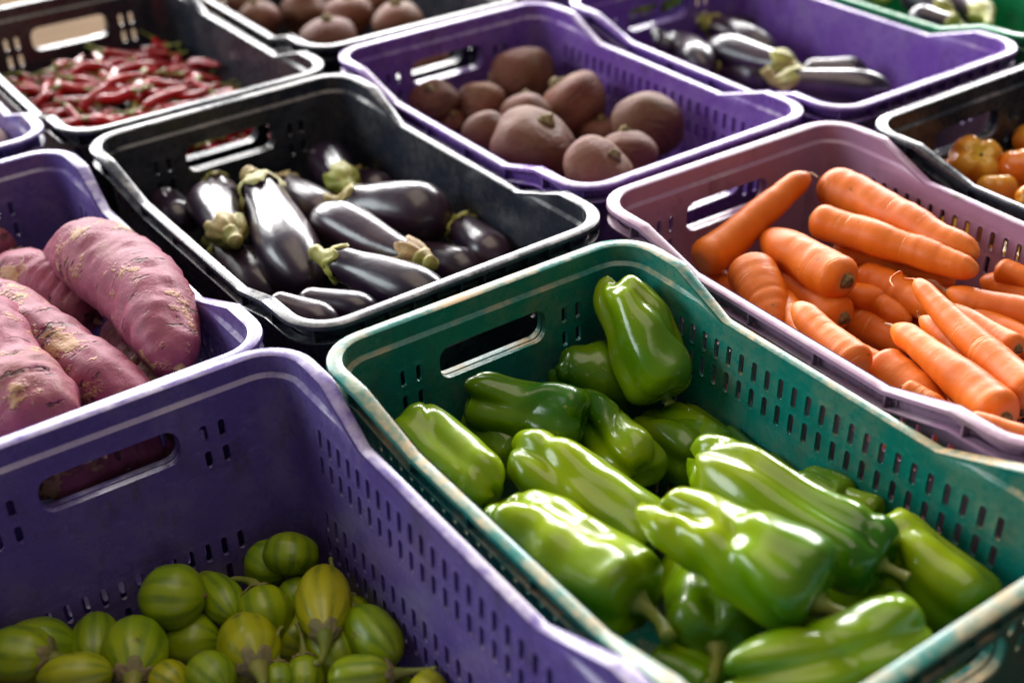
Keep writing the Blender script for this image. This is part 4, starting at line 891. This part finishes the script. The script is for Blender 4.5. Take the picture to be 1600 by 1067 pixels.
beet((0.4784, 1.3013, 0.2200), 0.0304, 'brown beetroot at the top edge', 526, group='beetroots in the dark crate at the top', root=False)
beet((0.3971, 1.0013, 0.2200), 0.0288, 'beetroot seen through the grip hole of the violet crate', 530, group='beetroots in the dark crate at the top', root=False)
beet(cpt("C10", 0.1, 0.3, -.155), .042, "beetroot of the lower layer in the top dark crate", 580, root=False, group="lower layer of far beetroots")
beet(cpt("C10", 0.2, 0.32, -.155), .042, "beetroot of the lower layer in the top dark crate", 581, root=False, group="lower layer of far beetroots")
beet(cpt("C10", 0.28, 0.3, -.155), .042, "beetroot of the lower layer in the top dark crate", 582, root=False, group="lower layer of far beetroots")
beet(cpt("C10", 0.1, 0.42, -.155), .042, "beetroot of the lower layer in the top dark crate", 583, root=False, group="lower layer of far beetroots")
beet(cpt("C10", 0.19, 0.44, -.155), .042, "beetroot of the lower layer in the top dark crate", 584, root=False, group="lower layer of far beetroots")
beet(cpt("C10", 0.27, 0.43, -.155), .042, "beetroot of the lower layer in the top dark crate", 585, root=False, group="lower layer of far beetroots")
beet(cpt("C10", 0.2, 0.2, -.155), .042, "beetroot of the lower layer in the top dark crate", 586, root=False, group="lower layer of far beetroots")
tomato((0.7047, 0.2553, 0.2400), 0.0324, 'orange-yellow ribbed tomato with dimpled top beside the grip', 601, up=(-0.35, -0.5, 0.75), amp=0.12, lob=4)
tomato((0.6974, 0.2702, 0.2250), 0.0244, 'orange tomato in the far left corner', 602, up=(0, 0.4, 0.8))
tomato((0.7399, 0.2176, 0.2300), 0.0323, 'red tomato at the right edge', 603, up=(0.4, 0.5, 0.5))
tomato((0.6788, 0.2040, 0.2300), 0.0247, 'small red tomato below the ribbed one', 604, up=(0.2, 0.3, 0.8))
tomato((0.8378, 0.2680, 0.2250), 0.0261, 'red tomato against the far wall at the right edge', 605)
tomato((0.6427, 0.1343, 0.2550), 0.0185, 'greenish tomato cut off by the right edge', 606, up=(-0.5, -0.4, 0.6))
tomato(cpt("C8", 0.07, 0.1, -.135), .034, "tomato of the lower layer in the dusty black crate", 660, group="lower layer of tomatoes")
tomato(cpt("C8", 0.14, 0.09, -.135), .034, "tomato of the lower layer in the dusty black crate", 661, group="lower layer of tomatoes")
tomato(cpt("C8", 0.21, 0.1, -.135), .034, "tomato of the lower layer in the dusty black crate", 662, group="lower layer of tomatoes")
tomato(cpt("C8", 0.28, 0.1, -.135), .034, "tomato of the lower layer in the dusty black crate", 663, group="lower layer of tomatoes")
tomato(cpt("C8", 0.08, 0.18, -.135), .034, "tomato of the lower layer in the dusty black crate", 664, group="lower layer of tomatoes")
tomato(cpt("C8", 0.16, 0.19, -.135), .034, "tomato of the lower layer in the dusty black crate", 665, group="lower layer of tomatoes")
tomato(cpt("C8", 0.24, 0.19, -.135), .034, "tomato of the lower layer in the dusty black crate", 666, group="lower layer of tomatoes")
tomato(cpt("C8", 0.08, 0.27, -.135), .034, "tomato of the lower layer in the dusty black crate", 667, group="lower layer of tomatoes")
tomato(cpt("C8", 0.16, 0.28, -.135), .034, "tomato of the lower layer in the dusty black crate", 668, group="lower layer of tomatoes")
sweet((-0.2418, 1.0759, 0.2550), (-0.2315, 1.0197, 0.2550), 0.0199, 'pale root tuber at the left edge in the far purple crate', 701, mat='pale', cat='root tuber', nm='pale_root', group='pale roots in the far purple crate')
sweet((-0.2394, 1.1931, 0.2350), (-0.2332, 1.1310, 0.2350), 0.0211, 'second pale root tuber lower in the far purple crate', 702, mat='pale', cat='root tuber', nm='pale_root', group='pale roots in the far purple crate')
pepper((0.7093, 0.9602, 0.2400), (0.7907, 0.9553, 0.2400), 0.0204, 'far green pepper seen through the grip of the violet crate, left', 710, group='far green peppers', stem=False)
pepper((0.7451, 0.9530, 0.2400), (0.8407, 0.9725, 0.2400), 0.0205, 'far green pepper seen through that grip, right', 711, group='far green peppers', stem=False)
pepper((0.7154, 1.0172, 0.2400), (0.8048, 1.0122, 0.2400), 0.0208, 'far green pepper at the top edge, left of the others', 712, group='far green peppers', stem=False)
pepper((0.7922, 0.9531, 0.2400), (0.8721, 0.9653, 0.2400), 0.0207, 'far green pepper behind the right end of that grip', 713, group='far green peppers', stem=False)

random.seed(5)
ORD = ['first', 'second', 'third', 'fourth', 'fifth', 'sixth', 'seventh', 'eighth', 'ninth', 'tenth', 'eleventh', 'twelfth']
spots = []
for i in range(222):
    layer = 0 if i < 40 else (1 if i < 110 else 2)
    u = random.uniform(.045, .315); v = random.uniform(.06, .50)
    if layer == 2: k = i - 110; v = .060 + .047 * (k // 11) + random.uniform(-.015, .015); u = .046 + .0262 * (k % 11) + random.uniform(-.010, .010)
    spots.append((layer, u, v))
for i, (layer, u, v) in enumerate(spots):
    hill = .030 * math.exp(-((u - .17) / .11) ** 2 - ((v - .24) / .17) ** 2)
    z = -.142 + layer * .022 + hill + random.uniform(-.006, .006)
    a = random.gauss(.35, .6) if random.random() < .6 else random.uniform(0, 6.28); e = random.uniform(-.4, .4)
    d = Vector((math.cos(a) * math.cos(e), -math.sin(a) * math.cos(e), math.sin(e))) * .062
    p = cpt('C9', u, v, z) - d * .5; q = cpt('C9', u, v, z) + d * .5
    x, y, t, _ = CR['C9']
    if not all(abs(k.x - x) < HX - .014 and abs(k.y - y) < HY - .014 for k in (p, q)):
        a = math.atan2(y - p.y, x - p.x); d = Vector((math.cos(a), math.sin(a), 0)) * .07; p = cpt('C9', u, v, z)
    lab = 'red chilli half buried in the heap in the black crate'
    if layer == 2:
        row, col = (i - 110) // 11, (i - 110) % 11
        lab = 'glossy red chilli on the heap, %s from left in %s row from far wall' % (ORD[col], ORD[row])
    chilli(p, d, i, lab)
